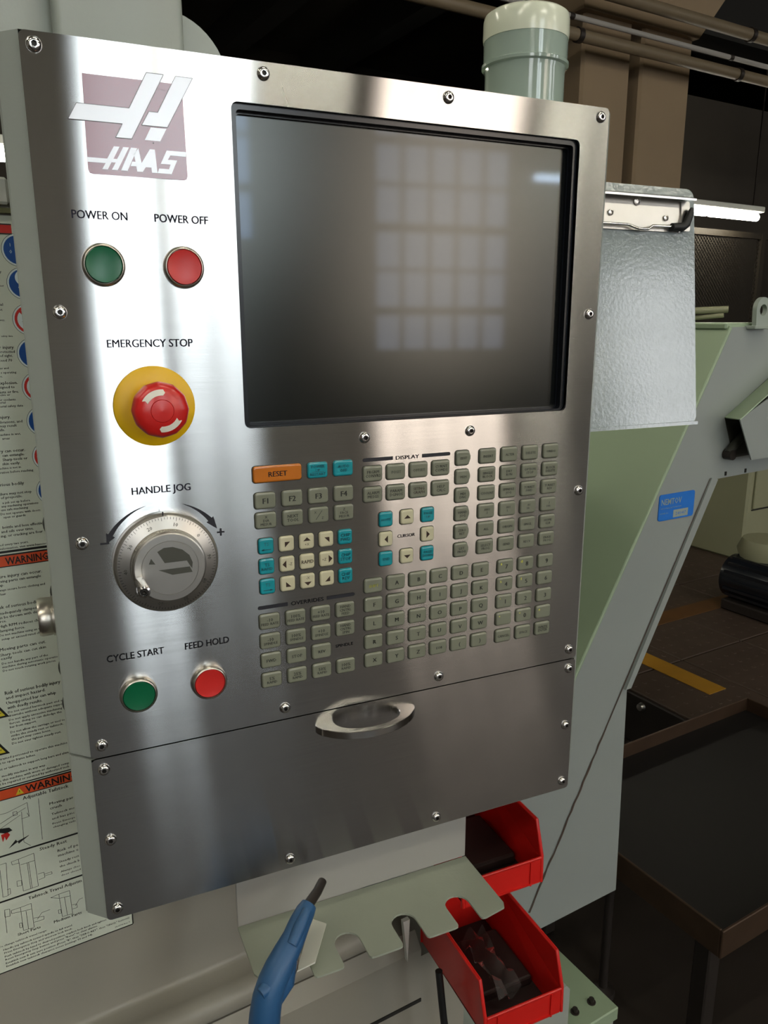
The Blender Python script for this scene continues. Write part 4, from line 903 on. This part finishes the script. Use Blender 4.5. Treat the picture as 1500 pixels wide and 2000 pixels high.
P.poly(jj([(-8.8, 13.6), (-3.9, 4.2), (12.7, 4.2), (14.9, -.1), (16.4, -2.5), (17.0, 2.4), (14.9, 8.4), (9.9, 13.3), (2.8, 16.2), (-3.8, 16.2)]), 'etched_grey', -.0208)
P.poly(jj([(-8.9, -.9), (14.7, -.8), (16.5, -5.4), (1.3, -5.8), (-5.7, -2.4)]), 'etched_grey', -.0208)
P.poly(jj([(-15.6, 4.6), (-13.7, 8.9), (-10.8, 4.0)]), 'etched_grey', -.0208)
P.done('face_emblem', jw, origin=(jx, -.0208, jz))
kx, kz = jx-.0231, jz-.0085
MB().lathe([(.0040, -.0206), (.0044, -.0230), (.0048, -.0420), (.0045, -.0450), (.0032, -.0456), (.0030, -.0440), (.0, -.0438)], (kx, 0, kz), 'y', 26).done('crank_knob', 'polished_steel', jw, origin=(kx, -.02, kz), smooth_angle=40)
MB().lathe([(.0029, -.0438), (.0026, -.0452), (.0012, -.0453), (.0, -.0446)], (kx, 0, kz), 'y', 12).done('knob_screw', 'socket_dark', jw, origin=(kx, -.044, kz))
# ---- drawer handle (flat crescent bow)
hx, hz = .2297, -.5315; n = 40; mb = MB(); loops = []
def cres(z, d):
    o = [(hx+(.0492-d)*cos(pi+pi*k_/n), (-.0285+d)*(sin(pi*k_/n))**1.25) for k_ in range(n+1)]
    i = [(hx+(.0320+d)*cos(pi+pi*k_/n), (-.0215-d)*(sin(pi*k_/n))**.8) for k_ in range(n+1)]
    return o, i
T0 = {}
rows = []
for z, d in ((hz-.0036, .0005), (hz-.0031, 0), (hz+.0031, 0), (hz+.0036, .0005)):
    o, i = cres(z, d); rows.append(([mb.bm.verts.new((x, min(y, -.0001), z)) for x, y in o], [mb.bm.verts.new((x, min(y, -.0001), z)) for x, y in i]))
for (o0, i0), (o1, i1) in zip(rows, rows[1:]):
    for q in range(n):
        mb._f([o0[q], o0[q+1], o1[q+1], o1[q]]); mb._f([i0[q], i1[q], i1[q+1], i0[q+1]])
for o0, i0 in (rows[0], rows[-1]):
    for q in range(n): mb._f([o0[q], i0[q], i0[q+1], o0[q+1]])
hd = mb.done('handle', 'polished_steel', lp, origin=(hx, -.0001, hz), smooth_angle=25)
# ---- side knob on the left wall
sk = MB().lathe([(.0165, 0), (.0165, -.0015), (.0155, -.0016), (.0158, -.0030), (.0160, -.0100), (.0150, -.0122), (.0, -.0125)], (X0-.0156, .06, -.4105), 'x', 36).done('side_jack_cap', 'warm_satin', cp, origin=(X0-.0156, .06, -.4105), smooth_angle=30)
# ================================================================ on and around the panel
sb = thing('signal_beacon', 'round glassy beacon with a cream cap on top of the control panel', 'beacon', (.4095, .05, .0087))
bc = (.4095, .05, 0)
MB().lathe([(.0, .0087), (.0350, .0087), (.0355, .012), (.0355, .0400), (.0362, .0440), (.0385, .0452), (.0388, .0475), (.0372, .0485), (.0372, .0705), (.0, .0705)], bc, 'z', 56).done('lens', 'beacon_glass', sb, origin=(bc[0], bc[1], .0087), smooth_angle=25)
MB().lathe([(.0, .012), (.0315, .012), (.0315, .068), (.0, .068)], bc, 'z', 32).done('inner_core', 'decal_white', sb, origin=(bc[0], bc[1], .012), smooth_angle=30)
mb = MB(); mb.lathe([(.0376, .0665), (.0380, .070), (.0378, .0830), (.0368, .0865), (.0340, .0885), (.0, .0890)], bc, 'z', 56).done('cap', 'beacon_cap', sb, origin=(bc[0], bc[1], .068), smooth_angle=30)
# arm carrying the panel
sa = thing('support_arm', 'grey painted arm block and rounded plate above the left of the control panel', 'arm', (.02, .08, .0087))
MB().prism([(-.12, .0087), (.148, .0087), (.148, .020)] + arc(.098, .012, .0505, 10, 84, 10) + [(.09, .0625), (-.12, .0625)], 'y', .088, .094).done('arm_plate', 'grey_paint', sa, origin=(.02, .09, .0087), smooth_angle=30)
MB().box(.016, .108, .052, .0875, .0088, .19, bev=.006, seg=3).done('arm_post', 'grey_paint', sa, origin=(.05, .07, .0088), smooth_angle=35)
MB().box(-.14, .0180, .070, .0875, .0088, .19, bev=.004, seg=2).done('arm_cover', 'grey_paint', sa, origin=(-.05, .08, .0088), smooth_angle=35)
MB().box(.020, .104, .0870, .52, .120, .188, bev=.004).done('arm_beam', 'grey_paint', sa, origin=(.06, .3, .15))
MB().box(.020, .104, .44, .52, -.055, .119, bev=.004).done('arm_foot', 'grey_paint', sa, origin=(.06, .48, -.05))
# clipboard
cb = thing('clipboard', 'pale glossy clipboard plate with a steel spring clip, right of the screen', 'clipboard', (.56, .04, -.283))
def cy(z): return .030+(z+.283)*(.033/.243)
def board_pt(x, z, d=0): return (x, cy(z)-d, z)
o = rrect(.474, .6350, -.2835, -.0400, .010, 5); o = [p for p in o]
mb = MB(); mb.hull([[board_pt(x, z) for x, z in o], [board_pt(x, z, -.0022) for x, z in o]], True)
mb.done('board', 'clip_board', cb, origin=(.555, .04, -.283))
MB().hull([[board_pt(.474, -.2835, .003), board_pt(.6345, -.2835, .003), board_pt(.6345, -.2800, .003), board_pt(.474, -.2800, .003)], [board_pt(.474, -.2835), board_pt(.6345, -.2835), board_pt(.6345, -.2800), board_pt(.474, -.2800)]]).done('bottom_lip', 'clip_board', cb, origin=(.555, .03, -.283))
clp = MB(); clp.hull([[board_pt(x, z, .0006) for x, z in rrect(.486, .6135, -.0845, -.0520, .002, 2)], [board_pt(x, z, .0022) for x, z in rrect(.486, .6135, -.0845, -.0520, .002, 2)]], True)
clip = clp.done('spring_clip', 'satin_steel', cb, origin=(.55, .055, -.08))
MB().hull([[(.484, cy(-.05)-.0025, -.0500), (.484, cy(-.05)-.0145, -.0535), (.484, cy(-.05)-.0145, -.0515), (.484, cy(-.05)-.0025, -.0480)], [(.6245, cy(-.05)-.0025, -.0500), (.6245, cy(-.05)-.0145, -.0535), (.6245, cy(-.05)-.0145, -.0515), (.6245, cy(-.05)-.0025, -.0480)]]).done('clip_flange', 'satin_steel', clip, origin=(.55, .05, -.05))
MB().hull([[board_pt(x, z, .0022) for x, z in rrect(.6135, .6250, -.0830, -.0530, .002, 2)], [board_pt(x, z, .0040) for x, z in rrect(.6135, .6250, -.0830, -.0530, .002, 2)]], True).done('clip_cheek', 'satin_steel', clip, origin=(.62, .055, -.07))
for x, z, r in ((.5215, -.0690, .0030), (.5930, -.0710, .0030), (.5555, -.0565, .0042)):
    MB().lathe([(r, -.0002), (r, -.0016), (r*.6, -.0020), (r*.5, -.0008), (.0, -.0008)], (x, cy(z)-.0022, z), 'y', 16).done('rivet', 'satin_steel', clip, origin=(x, .05, z), smooth_angle=30)
yw = cy(-.08)-.006
MB().tube([(.505, yw, -.0800), (.540, yw, -.0800), (.5465, yw, -.0815), (.554, yw-.001, -.0835), (.566, yw-.001, -.0835), (.572, yw, -.0800), (.602, yw, -.0795)], .0014, 10).done('wire_bar', 'polished_steel', clip, origin=(.55, yw, -.08), smooth_angle=40)
mb = MB(); mb.tube([(.598, yw, -.0800), (.612, yw, -.0795), (.6175, yw, -.0760), (.6225, yw, -.0640), (.6235, yw, -.0600)], [.0040, .0046, .0044, .0034, .0016], 12)
mb.done('rubber_end', 'black_rubber', clip, origin=(.61, yw, -.08), smooth_angle=50)
MB().tube([(.503, yw, -.0765), (.503, yw, -.0835)], .0024, 10).done('rubber_stop', 'black_rubber', clip, origin=(.503, yw, -.08), smooth_angle=50)
# tool bracket under the panel
tb = thing('tool_bracket', 'grey notched tool holder bracket under the control panel', 'bracket', (.23, .0, -.742))
MB().box(.107, .358, .030, .0325, -.740, -.6668, bev=.0008).done('back_web', 'web_paint', tb, origin=(.23, .03, -.74))
sl = [(.107, .0299), (.107, -.030)]
front = -.0565
def slot(xc, w=.0125, y=-.020):
    r = .0035
    s = [(xc-w-r-.0015, front)] + [(xc-w-r+r*sin(radians(a)), front+r-r*cos(radians(a))) for a in (30, 60, 90)]
    s += [(xc+w*cos(radians(a)), y-w+.002+w*sin(radians(a))) for a in range(180, -1, -20)]
    s += [(xc+w+r-r*sin(radians(a)), front+r-r*cos(radians(a))) for a in (90, 60, 30)] + [(xc+w+r+.0015, front)]
    return s
sl += [(.112, -.040), (.118, front)]
for xc in (.143, .1965, .2555, .3145): sl += slot(xc)
sl += [(.355, front+.004), (.358, front+.010), (.358, .0299)]
MB().prism(sl, 'z', -.7420, -.7400).done('notched_shelf', 'worn_bracket', tb, origin=(.23, 0, -.742))
mb = MB(); q = [(.1745, .010), (.185, -.004), (.158, -.049), (.140, -.052)]
mb.hull([[(x, y, -.7396+(.010-y)*.12) for x, y in q], [(x, y, -.7382+(.010-y)*.12) for x, y in q]], True)
mb.done('pale_tab', 'frame_white', tb, origin=(.165, -.02, -.739))  # pale sloping plate on the shelf beside the air gun
# air gun
ag = thing('air_gun', 'blue air blow gun hanging nozzle up in the tool bracket', 'air gun', (.100, -.080, -.86))
MB().tube([(.1745, -.026, -.6695), (.166, -.036, -.6700), (.153, -.047, -.6720)], [.0040, .0043, .0048], 14).done('nozzle', 'dark_steel', ag, origin=(.165, -.036, -.669), smooth_angle=50)
mb = MB(); path = [(.1545, -.0465, -.6715), (.1500, -.0500, -.6740), (.1430, -.0560, -.6780), (.135, -.0635, -.6840), (.126, -.0700, -.6905), (.1175, -.0755, -.6975), (.1105, -.0790, -.7055), (.1055, -.0815, -.716), (.1025, -.0830, -.730), (.100, -.0840, -.748), (.096, -.0850, -.775), (.091, -.085, -.815), (.087, -.085, -.86)]
mb.tube(path, [.0070, .0086, .0094, .0100, .0112, .0120, .0122, .0126, .0130, .0132, .0128, .0124, .0122], 18)
mb.done('gun_body', 'gun_blue', ag, origin=path[6], smooth_angle=60)
MB().tube([(.1500, -.0560, -.6680), (.1400, -.0650, -.6740), (.1300, -.0730, -.6820)], [.0040, .0055, .0050], 12).done('top_rib', 'gun_blue', ag, origin=(.137, -.075, -.678), smooth_angle=50)
MB().tube([(.108, -.083, -.7035), (.0985, -.0865, -.7060)], [.0070, .0050], 10).done('rear_lug', 'gun_blue', ag, origin=(.105, -.088, -.705), smooth_angle=50)
mb = MB(); mb.tube([(.1390, -.062, -.694), (.1330, -.070, -.709), (.1240, -.075, -.722)], [.0020, .0028, .0020], 10)
mb.done('trigger_lever', 'polished_steel', ag, origin=(.133, -.07, -.70), smooth_angle=50)
MB().tube([(.1285, -.074, -.696), (.122, -.0775, -.712), (.1135, -.080, -.728)], [.0055, .0080, .0040], 12).done('trigger_guard', 'gun_blue', ag, origin=(.12, -.077, -.71), smooth_angle=50)
for k_ in range(3):
    MB().tube([(.1115-.003*k_, -.079, -.765-.016*k_), (.1115-.003*k_, -.079, -.775-.016*k_)], .0042, 10).done('finger_rib', 'gun_blue', ag, origin=(.11, -.079, -.77), smooth_angle=50)
hs = MB().tube([(.087, -.085, -.8605), (.082, -.085, -.93), (.07, -.07, -1.1), (.09, -.03, -1.4), (.16, .0, -1.6), (.26, -.02, FZ+.008), (.36, -.1, FZ+.008)], .0075, 12).done('air_hose', 'gun_blue', None, origin=(.087, -.085, -1.2), smooth_angle=60)
tag(hs, 'blue hose hanging down from the air gun handle', 'hose')
# red bins
def storage_bin(o, lab):
    ox, oy, oz = o; W_, D_, H_ = .105, .165, .075; t = .0022
    b = thing('storage_bin', lab, 'bin', (ox+W_/2, oy+D_/2, oz), group=None)
    R_ = (ox+W_/2, oy+D_/2, oz)
    side = [(oy, oz+.004), (oy, oz+.034), (oy+.0135, oz+H_), (oy+D_, oz+H_), (oy+D_, oz), (oy+.004, oz)]
    tp_ = .004
    for s in (0, 1):
        xo = ox if s == 0 else ox+W_; sg = 1 if s == 0 else -1
        L0 = [(xo+sg*(tp_ if z < oz+.02 else 0), y, z) for y, z in side]; L1 = [(x+sg*t, y, z) for x, y, z in L0]
        MB().hull([L0, L1]).done('side_wall', 'bin_red', b, origin=(xo, oy+D_/2, oz))
        # rolled rim
        MB().tube([(xo, oy+D_, oz+H_), (xo, oy+.0135, oz+H_), (xo, oy+.001, oz+.036), (xo, oy, oz+.002)], .0024, 8).done('rim', 'bin_red', b, origin=(xo, oy+D_/2, oz+H_), smooth_angle=50)
    MB().box(ox+.004, ox+W_-.004, oy+.002, oy+D_, oz, oz+t).done('bottom', 'bin_dark', b, origin=R_)
    MB().hull([[(ox+.002, oy+D_-t, oz), (ox+W_-.002, oy+D_-t, oz), (ox+W_-.002, oy+D_-t, oz+H_), (ox+.002, oy+D_-t, oz+H_)], [(ox+.002, oy+D_, oz), (ox+W_-.002, oy+D_, oz), (ox+W_-.002, oy+D_, oz+H_), (ox+.002, oy+D_, oz+H_)]]).done('back_wall', 'bin_red', b, origin=(ox, oy+D_, oz))
    MB().box(ox+.002, ox+W_-.002, oy-.001, oy+.0015, oz+.001, oz+.034, bev=.0006).done('front_lip', 'bin_red', b, origin=(ox, oy, oz))
    MB().tube([(ox+.002, oy, oz+.0345), (ox+W_-.002, oy, oz+.0345)], .0018, 8).done('lip_rim', 'bin_red', b, origin=(ox, oy, oz+.034), smooth_angle=50)
    m2 = MB()
    for x in (ox+W_-.016, ox+.016): m2.box(x-.001, x+.001, oy-.0028, oy-.001, oz+.002, oz+.033)
    m2.box(ox+.016, ox+W_-.016, oy-.0026, oy-.001, oz+.003, oz+.005); m2.done('label_holder', 'bin_red', b, origin=(ox, oy, oz))
    return b
b2 = storage_bin((.372, .0, -.970), 'lower red plastic bin with a crumpled clear wrapper inside')
b1 = storage_bin((.361, .037, -.815), 'upper red plastic bin behind the end of the notched bracket')
sr_ = thing('bin_rack', 'grey hanging rail carrying the red bins below the control panel', 'rail', (.42, .215, -1.0))
MB().box(.375, .465, .2075, .212, -.962, -.60).done('rail_plate', 'web_paint', sr_, origin=(.42, .21, -1.0))
MB().box(.39, .45, .096, .2075, -.662, -.655).done('rail_arm', 'web_paint', sr_, origin=(.42, .15, -.66))
MB().box(.376, .476, .1702, .2075, -.905, -.897).done('bin_hook', 'web_paint', sr_, origin=(.42, .19, -.9))
MB().box(.366, .462, .2072, .2076, -.75, -.745).done('bin_hook', 'web_paint', sr_, origin=(.42, .207, -.75))
for nm, o_, lab in (('dark_pad', (.381, .045, -.9677), 'dark pad lying in the lower red bin'), ('dark_pad', (.370, .075, -.8127), 'dark pad lying in the upper red bin')):
    x, y, z = o_
    q = MB().box(x, x+.086, y, y+.085, z, z+.014, bev=.003, seg=2).done(nm, 'bin_dark', None, origin=(x+.04, y+.04, z)); tag(q, lab, 'pad')  # dark slabs added over the bin bottoms
# crumpled clear wrapper
mb = MB(); rg = random.Random(5); G_ = {}
for i in range(7):
    for j in range(12):
        x = .405+.030*i/6+.008*(j/11)-(.004*rg.random()); y = .020+.10*j/11; z = -.950+.018*sin(i*1.3+j*.5)*.5+.012*rg.random()+.010*abs(sin(j*.9))
        G_[i, j] = mb.bm.verts.new((x, y, z))
for i in range(6):
    for j in range(11): mb._f([G_[i, j], G_[i+1, j], G_[i+1, j+1], G_[i, j+1]])
w_ = mb.done('clear_wrapper', 'clear_wrap', None, origin=(.42, .07, -.955), smooth_angle=80); tag(w_, 'crumpled clear plastic wrapper in the lower red bin', 'wrapper')
for o in list(bpy.data.objects):
    if '_o' in o: del o['_o']
